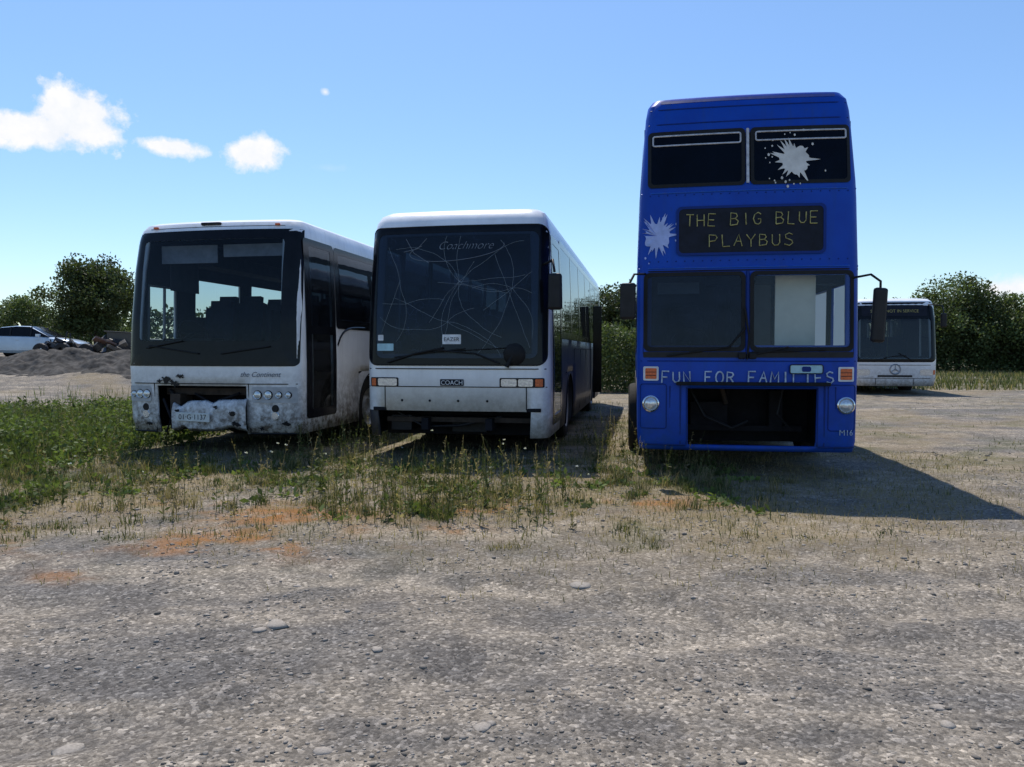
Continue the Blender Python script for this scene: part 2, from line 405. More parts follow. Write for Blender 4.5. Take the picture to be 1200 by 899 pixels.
LET={'A':[[(0,0),(.3,1),(.6,0)],[(.12,.4),(.48,.4)]],'B':[[(0,0),(0,1),(.4,.95),(.5,.75),(.35,.55),(0,.52)],[(.35,.55),(.58,.35),(.5,.08),(0,0)]],
'E':[[(.55,1),(0,1),(0,0),(.55,0)],[(0,.5),(.45,.5)]],'F':[[(.55,1),(0,1),(0,0)],[(0,.5),(.42,.5)]],
'G':[[(.58,.85),(.35,1),(.08,.8),(0,.45),(.15,.08),(.4,0),(.58,.15),(.58,.45),(.35,.45)]],'H':[[(0,0),(0,1)],[(.55,0),(.55,1)],[(0,.5),(.55,.5)]],
'I':[[(.3,0),(.3,1)]],'L':[[(.05,1),(.05,0),(.55,0)]],'M':[[(0,0),(.05,1),(.32,.35),(.6,1),(.65,0)]],'N':[[(0,0),(0,1),(.55,0),(.55,1)]],
'O':[[(.3+.3*math.sin(t),.5+.5*math.cos(t)) for t in np.linspace(0,6.283,13)]],'P':[[(0,0),(0,1),(.45,.95),(.55,.75),(.4,.5),(0,.46)]],
'R':[[(0,0),(0,1),(.45,.95),(.55,.75),(.4,.52),(0,.48)],[(.25,.5),(.58,0)]],'S':[[(.55,.88),(.3,1),(.05,.85),(.1,.6),(.5,.42),(.57,.2),(.35,0),(.02,.12)]],
'T':[[(0,1),(.6,1)],[(.3,1),(.3,0)]],'U':[[(0,1),(0,.25),(.15,.02),(.42,.02),(.57,.25),(.57,1)]],'Y':[[(0,1),(.3,.5),(.6,1)],[(.3,.5),(.3,0)]]}
def handtext(S,name,word,x0,x1,z0,h,mat,rad=.008,off=.012,jit=.03,seed=3):
    rnd=random.Random(seed)
    adv=(x1-x0)/len(word); pl=[]
    for i,ch in enumerate(word):
        if ch==' ':continue
        a=rnd.uniform(-.07,.07); sc=rnd.uniform(.92,1.06); dz=rnd.uniform(-jit,jit)*h
        for st in LET[ch]:
            q=[]
            for (px,pz) in st:
                X=(px-.3)*adv*1.12*sc; Z=(pz-.5)*h*sc
                q.append((x0+adv*(i+.5)+X*math.cos(a)-Z*math.sin(a),z0+h/2+dz+X*math.sin(a)+Z*math.cos(a)))
            pl.append(q)
    return S.line(name,S.fp,pl,rad,mat,off=off)
def splat(S,name,cx,cz,R,mat,off,seed,drops=22):
    rnd=random.Random(seed); mb=MB(); n=144
    sp=[0]*n
    for k in range(26):
        i=rnd.randrange(n); l=rnd.uniform(.25,1.0)
        for dlt,w in ((0,1),(1,.55),(-1,.55),(2,.2),(-2,.2)): sp[(i+dlt)%n]=max(sp[(i+dlt)%n],l*w)
    v=[S.fp(cx,cz,off)]
    for i in range(n):
        t=2*math.pi*i/n; r=R*(.52+.05*math.sin(3*t+seed)+.05*math.sin(7*t)+sp[i]*.5)
        v.append(S.fp(cx+r*math.cos(t),cz+r*math.sin(t),off))
    f=[(0,i+1,(i+1)%n+1) for i in range(n)]; mb.add(v,f)
    for k in range(drops):
        t=rnd.uniform(0,6.283); d=R*rnd.uniform(.8,1.25); rr_=R*rnd.uniform(.02,.05); x=cx+d*math.cos(t); z=cz+d*math.sin(t)
        if abs(x)>S.at(z)[0]-.06: continue
        mb.add([S.fp(x+rr_*math.cos(q),z+rr_*math.sin(q)*1.3,off) for q in np.linspace(0,6.283,8)[:-1]],[tuple(range(7))])
    return mb.obj(name,[mat],S.par)

# ================================================================== COACH (left, broken bumper)
def build_left():
    P=empty('coach',(-4.27,10.70,0),math.radians(-11)); W=1.34; Ln=11.6
    S=Shell([(.30,W-.03,.06,Ln),(.5,W-.01,.02,Ln),(1.25,W,.0,Ln),(1.9,W-.01,.04,Ln),(2.6,W-.03,.12,Ln-.03),(3.05,W-.05,.20,Ln-.05),(3.20,W-.07,.25,Ln-.08),(3.28,W-.11,.31,Ln-.14),(3.325,W-.20,.42,Ln-.26),(3.35,W-.45,.62,Ln-.5)],.15,.12,P)
    Fh=[(-1.09,1.09,1.58,3.04),(-.80,.60,.30,.97)]
    Rh=[(.52,1.25,.62,1.72),(.52,1.25,1.80,2.95),(1.55,3.1,1.95,2.92),(3.2,4.8,1.95,2.92),(4.9,6.5,1.95,2.92),(6.6,8.2,1.95,2.92),(8.3,10.9,1.95,2.92),(2.25,3.45,.30,1.12),(8.0,9.3,.30,1.12)]
    Lw=[(.52,1.22,1.60,2.45),(1.75,3.1,2.02,2.62),(3.5,4.9,2.05,2.66),(5.3,6.5,1.85,2.75),(6.6,8.2,1.85,2.75),(8.3,10.9,1.85,2.75),(2.25,3.45,.30,1.12),(8.0,9.3,.30,1.12)]
    Bh=[(-.95,.95,1.9,2.8)]
    S.body('body_shell',[WHITE,BLACKG],lambda k,a,z:0,F=Fh,R=Rh,Lh=Lw,B=Bh)
    fp=S.fp
    S.ring('windscreen_surround',fp,rr(-1.325,1.325,1.245,3.165,.07,ne=24),rr(-1.10,1.08,1.60,3.03,.07,ne=24),BLACKG,.008)
    S.patch('windscreen',fp,-1.11,1.10,1.57,3.05,.07,G_FRONT,.004)
    S.line('wipers',fp,[[(-.1,1.42),(-.9,1.53)],[(-.95,1.50),(-.35,1.60)],[(.25,1.42),(.95,1.52)]],.012,RUB,.03)
    S.line('roof_seam',fp,[(x,3.215) for x in np.linspace(-1.05,1.05,12)],.005,RUB,.001)
    m=MB(); 
    m.box((-.05,fp(0,3.25)[1]-.01,3.26),(.30,.05,.04),0)
    for x in(-.95,.95): m.box((x,fp(x,3.2)[1]-.005,3.23),(.07,.04,.03),1)
    m.obj('roof_marker_lamps',[PLAS,ORANGE],P,bevel=.01)
    S.line('panel_seams',fp,[[(x,1.0) for x in np.linspace(-1.30,1.30,20)],[(-.84,1.0),(-.84,.32)],[(.63,1.0),(.63,.32)]],.007,RUB,.003)
    for s_,nm in ((1,'right'),(-1,'left')):
        a0,a1=(.68,1.30) if s_>0 else (-1.30,-.90)
        S.patch('headlamp_panel_'+nm,fp,a0,a1,.74,.96,.03,LGREY,.010)
        mb=MB(); xs=(.76,.91,1.06,1.19) if s_>0 else (-.97,-1.09,-1.20)
        for i,x in enumerate(xs):
            y=fp(x,.85)[1]; r=.060 if i<2 else .045
            mb.lathe([(0,y-.03),(r*.5,y-.028),(r*.85,y-.02),(r,y-.03),(r*1.12,y-.01),(r*1.12,y+.03)],(x,0,.85),'y',20,mis=[1,1,1,0,0])
        mb.obj('headlamps_'+nm,[PLAS,LENS],P,smooth=40)
        mb=MB(); x=1.0*s_; y=fp(x,.63)[1]
        mb.lathe([(0,y-.012),(.05,y-.012),(.06,y)],(x,0,.56),'y',16); mb.lathe([(0,y-.012),(.045,y-.012),(.055,y)],(x,0,.66),'y',16,mi=1)
        mb.obj('fog_lamp_'+nm,[LENS,PLAS],P,smooth=40)
    mb=MB()
    mb.box((-.1,.55,.65),(1.4,.04,.7),0); mb.box((-.1,.3,.88),(1.36,.12,.10),1); mb.box((-.55,.25,.6),(.16,.3,.5),1); mb.box((.2,.32,.55),(.5,.2,.3),2); mb.box((-.1,.35,.42),(1.3,.1,.08),1)
    mb.tube([(-.7,.2,.9),(-.4,.15,.6),(-.5,.2,.35)],.03,8,2); mb.tube([(-.75,.12,.78),(-.6,.08,.5),(-.7,.1,.3)],.02,8,0); mb.tube([(-.3,.2,.85),(0,.14,.72),(.4,.2,.86)],.02,8,0)
    mb.obj('front_chassis',[DARK,RUST,PLAS],P,bevel=.01)
    mb=MB(); n=60; v=[];f=[]; rnd=random.Random(4)
    for i in range(n+1):
        t=i/n; x=-.50+1.12*t; top=.74+.04*t-.07*math.exp(-((t-.1)/.08)**2)-.04*math.exp(-((t-.55)/.05)**2)+.008*rnd.random(); bot=.34+.06*math.exp(-((t-.8)/.12)**2)+.05*math.exp(-((t-.15)/.06)**2)+.010*rnd.random()
        y=fp(x,.5)[1]+.012*math.sin(t*14)
        v+=[(x,y-.03,top+.0),(x,y-.06,top-.02),(x,y-.085,top-.10),(x,y-.09,(top+bot)/2),(x,y-.075,bot+.04),(x,y-.03,bot)]
    for i in range(n):
        for j in range(5): f.append((i*6+j,(i+1)*6+j,(i+1)*6+j+1,i*6+j+1))
    mb.add(v,f); o=mb.obj('bumper',[WHITE],P,smooth=40); so=o.modifiers.new('s','SOLIDIFY'); so.thickness=.012
    for k,(x,z,r_,of) in enumerate(((-.62,1.05,.09,.010),(-.40,1.10,.07,.010),(-.5,1.0,.08,.010),(.45,.60,.06,.112),(.50,.45,.07,.112),(-.40,.63,.04,.112),(1.15,.45,.06,.010),(-.95,.42,.06,.010),(.80,.38,.05,.010),(.2,.68,.05,.112),(-.75,1.03,.05,.010))):
        rnd=random.Random(k); mb=MB(); pts=[fp(x+r_*rnd.uniform(.3,1.3)*math.cos(t),z+r_*.6*rnd.uniform(.3,1.3)*math.sin(t),of) for t in np.linspace(0,6.28,22)[:-1]]
        mb.add(pts,[tuple(range(21))]); mb.obj('scrape_%d'%k,[PLAS],P)
    mb=MB(); y=fp(-.15,.55)[1]; mb.box((-.15,y-.115,.54),(.52,.012,.12),0,rot=(0,.03,0)); mb.obj('number_plate',[PLATE],P,bevel=.004)
    text(P,'plate_text','01·G·1137',.10,lambda a,z,off:(a,y-.124,z),-.15,.508,BOARD)
    S.line('lower_lip',fp,[[(x,.31) for x in np.linspace(.63,1.29,8)],[(x,.31) for x in np.linspace(-1.29,-.84,6)]],.015,PLAS,.0)
    text(P,'script_lettering','the Continent',.10,fp,.80,1.10,GFAINT,.012,shear=.4)
    for side,nm,HH in ((1,'right',Rh),(-1,'left',Lw)):
        sp=S.sp(side)
        for i,h in enumerate(HH):
            if h[3]<1.2: continue
            S.patch('side_window_%s_%d'%(nm,i),sp,h[0]-.03,h[1]+.03,h[2]-.03,h[3]+.03,0,(G_MED if i==0 else G_DARK) if side>0 else G_CLEAR if i<3 else G_DARK,.006,nx=2)
        if side>0:
            S.ring('window_band_'+nm,sp,rr(1.38,11.1,1.80,3.04,.08),rr(1.53,10.95,1.93,2.94,.05),BLACKG,.009)
            for yy in (3.15,4.85,6.55,8.25): S.patch('pillar_%s_%d'%(nm,int(yy*10)),sp,yy-.06,yy+.06,1.9,2.95,0,BLACKG,.0095,nx=1)
        arch(S,'wheel_arch_front_'+nm,side,2.85,.57,.52,2.25,3.45,.30,1.12,WHITE)
        arch(S,'wheel_arch_rear_'+nm,side,8.65,.57,.52,8.0,9.3,.30,1.12,WHITE)
        wheel(P,'wheel_front_'+nm,(side*1.13,2.85,.5),.5,.3,side); wheel(P,'wheel_rear_'+nm,(side*1.10,8.65,.5),.5,.3,side)
        S.line('side_seams_'+nm,sp,[[(3.7,.35),(3.7,1.2),(7.8,1.2),(7.8,.35)],[(5.0,.35),(5.0,1.2)],[(6.4,.35),(6.4,1.2)]],.006,RUB,.002)
    sp=S.sp(1)
    S.ring('door_frame',sp,rr(.36,1.36,.50,3.05,.06),rr(.53,1.24,.63,2.95,.04),BLACKG,.010)
    S.patch('door_rail',sp,.45,1.32,1.70,1.82,0,BLACKG,.011,nx=2)
    S.line('swoosh_black',sp,[(1.42+.1*i,1.84-.30*math.exp(-i*.5)) for i in range(12)],.02,BLACKG,.0)
    S.patch('rear_window',S.rp,-1.0,1.0,1.85,2.85,.05,G_DARK,.006)
    mb=MB(); mb.box((0,5.9,.98),(2.4,11.0,.08),0); mb.box((0,.62,1.33),(2.3,.55,.40),0); mb.box((-.5,.50,1.58),(.8,.3,.12),0); mb.box((0,6.5,3.10),(2.2,9.8,.05),2)
    mb.box((.85,6,2.88),(.4,9.5,.2),1); mb.box((-.85,6,2.88),(.4,9.5,.2),1)
    for i,y in enumerate(np.arange(1.9,10.6,.8)):
        for x in (-.95,-.50,.50,.95): seat(mb,x,y,1.12,mi=3)
    seat(mb,-.65,1.2,1.0,.5,3); steering(mb,(-.65,.72,1.72),mi=0)
    mb.box((.25,1.6,1.65),(.06,.5,.9),0); mb.box((0,10.9,1.9),(.5,.1,1.7),0)
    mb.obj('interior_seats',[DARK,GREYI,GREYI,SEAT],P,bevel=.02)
    mb=MB(); mb.box((-.52,.46,2.86),(.90,.02,.26),0); mb.box((.50,.46,2.90),(.95,.02,.18),0); mb.box((-.9,.9,2.6),(.02,.7,.5),1)
    mb.obj('sun_blinds',[BLIND,GREYI],P,bevel=.006)
    sl=S.sp(-1); S.line('driver_window_frame',sl,[[(.55,1.62),(.55,2.43),(1.2,2.43),(1.2,1.62),(.55,1.62)],[(.92,1.6),(.92,2.45)]],.022,LGREY,-.05)
    mb=MB(); mb.box((0,5.75,.68),(1.5,9.9,.45),0); mb.obj('underfloor',[DARK],P)

# ================================================================== COACH (middle)
def build_mid():
    P=empty('coach.001',(-.78,10.40,0),math.radians(-10)); W=1.285; Ln=11.6
    S=Shell([(.28,W-.02,.05,Ln),(.6,W,.01,Ln),(1.26,W,.0,Ln),(1.9,W-.01,.03,Ln),(2.6,W-.03,.10,Ln-.02),(3.12,W-.05,.16,Ln-.05),(3.25,W-.07,.20,Ln-.08),(3.35,W-.11,.27,Ln-.13),(3.41,W-.19,.38,Ln-.24),(3.435,W-.34,.56,Ln-.4),(3.45,W-.6,.85,Ln-.8)],.17,.07,P)
    Fh=[(-1.05,1.05,1.42,3.04),(-1.115,1.04,.28,.64)]
    Rh=[(.60,1.45,.60,2.95)]+[(a,a+1.45,1.75,3.05) for a in (1.65,3.2,4.75,6.3,7.85)]+[(9.4,11.0,1.75,3.05),(2.2,3.4,.28,1.12),(8.0,9.3,.28,1.12)]
    Lw=[(.60,1.45,1.5,2.95)]+Rh[1:]
    S.body('body_shell',[WHITE2,SIDE_SHADE],lambda k,a,z:1 if ((k in('R','L') and z<1.65 and a>1.5) or (k=='c' and a<0 and z<.64)) else 0,F=Fh,R=Rh,Lh=Lw,B=[(-.9,.9,1.9,2.8)])  # lower sides and open front-left corner get the painted shade tone
    fp=S.fp
    S.ring('windscreen_surround',fp,rr(-1.245,1.245,1.27,3.16,.13,ne=20),rr(-1.13,1.13,1.36,3.07,.10,ne=20),BLACKG,.008)
    S.line('windscreen_gasket',fp,[rr(-1.25,1.25,1.265,3.165,.135,ne=20)],.010,RUB,.005,closed=True)
    S.patch('windscreen',fp,-1.14,1.14,1.35,3.08,.10,G_WS,.005,nx=30)
    rnd=random.Random(11); cr=[]
    for (ox,oz,nk) in ((.05,2.40,9),(.78,2.3,8),(-.1,1.85,7),(-.7,2.1,4)):
        for k in range(nk):
            a=6.283*k/nk+rnd.uniform(-.3,.3); x,z=ox,oz; l=[(x,z)]; tw=rnd.uniform(-.10,.10)
            for q in range(rnd.randint(6,16)):
                a+=tw+rnd.uniform(-.16,.16); x+=.07*math.cos(a); z+=.07*math.sin(a)
                if abs(x)>1.1 or z<1.38 or z>3.05: break
                l.append((x,z))
            if len(l)>3: cr.append(l)
    cr.append([(-1.05+.02*i,1.7+.055*i+.02*rnd.random()) for i in range(14)])
    cr.append([(1.02-.035*i+.01*rnd.random(),1.5+.09*i) for i in range(15)])
    S.line('windscreen_cracks',fp,cr,.0016,SCRATCH,.009)
    text(P,'windscreen_script','Coachmore',.16,fp,.12,2.84,ETCH,.014,shear=.5,thin=-.003)
    S.line('windscreen_flourish',fp,[[(.0+.66*math.cos(t),2.84+.15*math.sin(t)+.06*math.cos(t)) for t in np.linspace(2.4,6.4,30)],[(-.72,3.0),(-.6,2.8),(-.38,2.66)],[(-.75,2.82),(-.55,2.86),(-.42,3.0)]],.004,ETCH,.010)
    S.patch('tax_sticker',fp,-1.11,-.87,1.46,1.56,.01,STICK,.012,nx=4); S.patch('tax_sticker_b',fp,-1.10,-1.02,1.60,1.68,.01,STICKW,.012,nx=2)
    S.patch('notice_sticker',fp,-.17,.09,1.55,1.68,.01,STICKW,.010,nx=4)
    text(P,'notice_text','EAZER',.075,fp,-.04,1.59,BOARD,.014)
    S.line('wiper_arms',fp,[[(-.95,1.30),(-.55,1.42),(-.15,1.50)],[(.62,1.29),(.3,1.42),(-.25,1.47)]],.014,RUB,.035)
    S.line('wiper_blades',fp,[[(-.85,1.37),(.15,1.49)],[(-.5,1.43),(.78,1.50)]],.010,RUB,.022)
    mb=MB(); y=fp(.8,1.42)[1]; mb.lathe([(0,y-.06),(.10,y-.055),(.15,y-.02),(.15,y+.01)],(.82,0,1.41),'y',20); mb.tube([(.8,y-.03,1.40),(.72,y-.05,1.24)],.03,8); mb.obj('wiper_motor_cover',[RUB],P,smooth=40)
    S.line('panel_seams',fp,[[(x,.97) for x in np.linspace(-1.25,1.25,20)],[(-1.0,.66),(-1.0,.97)],[(.98,.66),(.98,.97)]],.007,RUB,.003)
    S.line('trim_strip',fp,[(x,1.215) for x in np.linspace(-1.24,1.24,20)],.008,PLAS,.003)
    for s_,nm in ((-1,'left'),(1,'right')):
        x0,x1=(-1.20,-.82) if s_<0 else (.64,1.20)
        S.patch('headlamp_recess_'+nm,fp,x0-.02,x1+.02,.965,1.095,.02,PLAS,.008)
        if s_<0:
            S.patch('headlamp_'+nm,fp,x0+.10,x1,.98,1.08,.02,LENS,.014); S.patch('indicator_'+nm,fp,x0,x0+.07,.98,1.08,.01,ORANGE,.014,nx=4); 
        else:
            S.patch('headlamp_'+nm,fp,x0,x0+.21,.98,1.08,.02,LENS,.014); S.patch('headlamp_b_'+nm,fp,x0+.23,x1-.13,.98,1.08,.02,LENS,.014);S.patch('indicator_'+nm,fp,x1-.10,x1,.98,1.08,.01,ORANGE,.014,nx=4)
    S.patch('badge',fp,-.20,.13,.985,1.075,.01,BOARD,.010,nx=4); text(P,'badge_text','COACH',.085,fp,-.035,1.0,STICKW,.015)
    mb=MB(); 
    for x in (-.75,-.35,0.05,.45): mb.lathe([(0,fp(x,.75)[1]-.008),(.018,fp(x,.75)[1]-.005)],(x,0,.78),'y',10)
    mb.obj('bumper_bolts',[PLAS],P)
    mb=MB(); mb.box((0,.5,.66),(2.35,.9,.05),0); mb.box((0,.75,.45),(2.4,.05,.4),0); mb.box((0,.30,.50),(2.1,.08,.07),1); mb.box((-.45,.5,.45),(.10,.8,.16),0); mb.box((.45,.5,.45),(.10,.8,.16),0)
    mb.box((.1,.60,.42),(.5,.3,.22),2); mb.tube([(-.9,.3,.6),(-.5,.26,.40),(0,.28,.42),(.6,.3,.55)],.02,8,2); mb.box((-.85,.5,.45),(.3,.4,.22),2)
    mb.obj('front_chassis',[DARK,RUST,PLAS],P,bevel=.01)
    S.line('mirror_arm_right',None,[(1.18,.22,2.62),(1.33,.05,2.66),(1.36,.0,2.5)],.02,PLAS,raw=True)
    mb=MB(); mb.box((1.37,.0,2.24),(.19,.12,.48),0,taper=.92); mb.obj('mirror_right',[PLAS],P,bevel=.035)
    for side,nm,HH in ((1,'right',Rh),(-1,'left',Lw)):
        sp=S.sp(side)
        for i,h in enumerate(HH):
            if h[3]<1.2: continue
            S.patch('side_window_%s_%d'%(nm,i),sp,h[0]-.02,h[1]+.02,h[2]-.02,h[3]+.02,0,G_DARK,.006,nx=2)
        S.ring('window_band_'+nm,sp,rr(1.55,11.15,1.65,3.14,.06),rr(1.66,10.98,1.76,3.04,.05),BLACKG,.008)
        for yy in (3.15,4.7,6.25,7.8,9.35): S.patch('pillar_%s_%d'%(nm,int(yy*10)),sp,yy-.06,yy+.06,1.7,3.07,0,BLACKG,.009,nx=1)
        arch(S,'wheel_arch_front_'+nm,side,2.8,.57,.52,2.2,3.4,.28,1.12,SIDE_SHADE); arch(S,'wheel_arch_rear_'+nm,side,8.65,.57,.52,8.0,9.3,.28,1.12,SIDE_SHADE)
        wheel(P,'wheel_front_'+nm,(side*1.08,2.8,.5),.5,.3,side); wheel(P,'wheel_rear_'+nm,(side*1.08,8.65,.5),.5,.3,side)
        S.line('locker_seams_'+nm,sp,[[(y,.35),(y,1.5)] for y in (3.6,4.9,6.2,7.5)]+[[(3.6,1.5),(7.9,1.5)]],.008,RUB,.002)
    S.ring('door_frame',S.sp(1),rr(.50,1.55,.42,3.07,.05),rr(.62,1.43,.55,2.96,.04),BLACKG,.010)
    mb=MB(); mb.box((1.42,7.9,1.50),(.20,.05,2.0),0); mb.obj('open_door_leaf',[BLACKG],P,bevel=.01)
    S.patch('rear_window',S.rp,-.93,.93,1.87,2.83,.05,G_DARK,.006)
    mb=MB(); mb.box((0,6.2,.98),(2.3,10.6,.08),0); mb.box((0,.55,1.22),(2.25,.5,.3),0); mb.box((-.55,.45,1.42),(.7,.25,.12),0); mb.box((0,6.3,3.12),(2.1,10,.05),1)
    for y in np.arange(2.0,10.6,.82):
        for x in (-.92,-.48,.48,.92): seat(mb,x,y,1.02,mi=2)
    seat(mb,-.6,1.2,.95,.5,2); steering(mb,(-.6,.65,1.62),mi=0)
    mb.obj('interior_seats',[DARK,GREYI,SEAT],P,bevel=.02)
    mb=MB(); mb.box((.2,.9,3.02),(1.9,.8,.05),0); mb.obj('overhead_locker',[GREYI],P)
    mb=MB(); mb.box((0,6.0,.66),(1.5,9.8,.45),0); mb.obj('underfloor',[DARK],P)

# ================================================================== DOUBLE DECKER
def build_blue():
    P=empty('double_decker_bus',(2.69,8.80,0),math.radians(-9)); W=1.24; Ln=9.4
    S=Shell([(.30,W-.03,.03,Ln),(.42,W-.01,.0,Ln),(1.42,W,.0,Ln),(2.40,W+.0,.05,Ln),(2.47,W,.06,Ln),(3.2,W-.02,.09,Ln-.02),(3.40,W-.03,.10,Ln-.03),(4.02,W-.07,.18,Ln-.10),(4.22,W-.085,.21,Ln-.14),(4.36,W-.11,.24,Ln-.2),(4.44,W-.16,.30,Ln-.28),(4.485,W-.28,.42,Ln-.4),(4.50,W-.5,.65,Ln-.7)],.13,.05,P)
    Fh=[(-1.08,-.02,3.40,3.98),(.02,1.08,3.40,3.98),(-1.08,-.03,1.52,2.32),(.03,1.08,1.52,2.32),(-.66,.78,.36,1.03)]
    Rh=[(.40,1.25,1.5,2.25),(1.5,2.9,1.5,2.25),(3.1,4.6,1.5,2.25),(4.8,6.3,1.5,2.25),(6.5,8.0,1.5,2.25),(1.9,3.1,.30,1.1),(6.3,7.5,.30,1.1)]+[(a,a+1.5,3.35,3.95) for a in (.6,2.3,4.0,5.7,7.4)]
    S.body('body_shell',[BLUE],lambda k,a,z:0,F=Fh,R=Rh,Lh=Rh,B=[(-.7,.7,3.3,3.9)])
    fp=S.fp
    for nm,a,b in (('left',-1.13,-.03),('right',.03,1.13)):
        S.ring('upper_window_gasket_'+nm,fp,rr(a,b,3.36,4.03,.05),rr(a+.04,b-.04,3.40,3.985,.04),RUB,.009)
        S.patch('upper_window_'+nm,fp,a+.03,b-.03,3.39,3.99,.04,G_BLK,.004)
        S.line('hopper_frame_'+nm,fp,[rr(a+.06,b-.05,3.86 if nm=='left' else 3.875,3.975,.02,3,6)],.010,FRAMEW,.012,closed=True)
    S.line('upper_centre_bar',fp,[(0,3.38),(0,4.02)],.018,FRAMEW,.006)
    S.patch('roof_vent_strip',fp,-.98,.98,4.375,4.415,.015,BLUED,.006,nx=20)
    S.line('roof_seams',fp,[[(x,4.12) for x in np.linspace(-1.12,1.12,20)],[(x,4.30) for x in np.linspace(-1.1,1.1,20)]],.008,BLUED,.0)
    S.line('belt_mouldings',fp,[[(x,3.30) for x in np.linspace(-1.2,1.2,20)],[(x,2.42) for x in np.linspace(-1.225,1.225,20)]],.012,BLUEL,.0)
    S.line('belt_shadow_gap',fp,[(x,2.385) for x in np.linspace(-1.225,1.225,20)],.008,RUB,.003)
    S.line('corner_beads',fp,[[(-1.17,1.42),(-1.17,4.1)],[(1.17,1.42),(1.17,4.1)]],.007,BLUED,.0)
    S.ring('board_frame',fp,rr(-.80,.86,2.56,3.13,.06),rr(-.77,.83,2.59,3.10,.05),BLUED,.02)
    S.patch('destination_board',fp,-.78,.84,2.58,3.11,.05,BOARD,.014)
    handtext(S,'board_text_top','THE BIG BLUE',-.71,.79,2.90,.135,CHALK,.0065,.024)
    handtext(S,'board_text_bottom','PLAYBUS',-.45,.52,2.655,.135,CHALK,.0065,.024,seed=5)
    for nm,a,b,g in (('left',-1.17,-.02,G_BLUE),('right',.03,1.17,G_CLEAR)):
        S.ring('windscreen_gasket_'+nm,fp,rr(a,b,1.45,2.37,.07),rr(a+.045,b-.045,1.50,2.325,.05),RUB,.011)
        S.patch('windscreen_'+nm,fp,a+.035,b-.035,1.49,2.335,.05,g,.004)
    S.line('windscreen_centre_bar',fp,[(0.005,1.42),(0.005,2.37)],.022,BLUED,.0)
    S.patch('sill_band',fp,-1.17,1.17,1.38,1.445,.01,PLAS,.010,nx=24)
    S.line('wipers',fp,[[(.0,1.36),(.02,1.62),(-.03,1.95)],[(.02,1.40),(.45,1.50)],[(-.9,1.40),(-.2,1.50),(-.02,1.72)],[(.05,1.44),(.85,1.47)]],.012,RUB,.03)
    mb=MB()
    for x in (-.06,.06): mb.box((x,fp(x,1.4)[1]-.03,1.40),(.08,.05,.07),0)
    mb.obj('wiper_pivots',[RUB],P,bevel=.012)
    handtext(S,'slogan_text','FUN FOR FAMILIES',-.97,.97,1.09,.130,CHALKW,.0100,.018,seed=8)
    S.patch('old_badge',fp,.47,.83,1.20,1.30,.02,STICK,.030,nx=6); 
    S.line('badge_frame',fp,[rr(.47,.83,1.20,1.30,.02,3,5)],.006,PLAS,.032,closed=True)
    S.patch('badge_mark',fp,.60,.70,1.22,1.28,.02,BLUED,.034,nx=3)
    for nm,x in (('left',-1.08),('right',1.09)):
        S.patch('indicator_surround_'+nm,fp,x-.088,x+.088,1.11,1.275,.015,STICKW,.012,nx=6)
        S.patch('indicator_'+nm,fp,x-.065,x+.065,1.13,1.255,.01,ORANGE,.017,nx=4)
        S.line('indicator_bars_'+nm,fp,[[(x-.06,1.17),(x+.06,1.17)],[(x-.06,1.21),(x+.06,1.21)]],.004,PLAS,.019)
        mb=MB(); xx=x; y=fp(xx,.85)[1]; r=.092; z=.84
        mb.lathe([(0,y-.05),(r*.4,y-.048),(r*.75,y-.035),(r*.88,y-.018),(r*.9,y-.04),(r*1.05,y-.03),(r*1.12,y+.01)],(xx,0,z),'y',28,mis=[1,1,1,0,0,0])
        mb.obj('headlamp_'+nm,[CHROME,LENS],P,smooth=40)
        S.line('lamp_panel_seam_'+nm,fp,[rr(min(.90*np.sign(x),1.2*np.sign(x)),max(.90*np.sign(x),1.2*np.sign(x)),.55,1.07,.03,3,5)],.006,BLUED,.002,closed=True)
    S.line('engine_bay_edge',fp,[[(-.665,.37),(-.665,1.03),(-.2,1.03),(.3,1.03),(.785,1.03),(.785,.37)],[(-.74,.36),(-.74,1.07)],[(.86,.36),(.86,1.07)]],.010,BLUED,.004)
    mb=MB(); mb.box((.06,1.1,.75),(1.9,.04,.9),0); mb.box((-.80,.6,.7),(.04,1.0,.8),0); mb.box((.92,.6,.7),(.04,1.0,.8),0); mb.box((.06,.5,1.08),(1.7,1.1,.04),0)
    mb.box((.06,.75,.50),(1.4,.08,.07),0); mb.box((-.35,.85,.65),(.45,.25,.35),0); mb.box((.45,.8,.72),(.16,.2,.5),0)
    mb.tube([(-.6,.55,1.0),(-.42,.5,.66),(-.1,.5,.52),(.1,.6,.6)],.022,8,2); mb.tube([(.5,.5,1.03),(.42,.45,.7),(.6,.5,.5)],.016,8,2); mb.tube([(-.2,.7,1.0),(-.15,.65,.8)],.03,8,1)
    mb.obj('engine_bay',[DARK,RUST,PLAS],P,bevel=.008)
    S.line('front_panel_seams',fp,[[(-.86,.33),(-.86,1.05)],[(.98,.33),(.98,1.05)]],.007,BLUED,.002)
    S.line('bumper_edge',fp,[[(x,.36) for x in np.linspace(-1.2,-.68,8)],[(x,.36) for x in np.linspace(.80,1.2,8)]],.012,BLUED,.004)
    S.line('skirt_seam',fp,[[(x,1.34) for x in np.linspace(-1.2,1.2,24)]],.006,BLUED,.002)
    text(P,'corner_text','M16',.09,fp,1.1,.50,CHALKW,.010)
    splat(S,'paint_splat_white',.52,3.63,.29,SPLW,.017,5)
    splat(S,'paint_splat_lilac',-1.02,2.80,.27,SPLB,.010,9,14)
    mb=MB()
    for z in (1.34,3.27,2.50):
        for x in np.linspace(-1.1,1.1,23): 
            q=fp(x,z); mb.lathe([(0,q[1]-.008),(.007,q[1]-.005),(.009,q[1])],(x,0,z),'y',6)
    mb.obj('rivets',[BLUED],P)
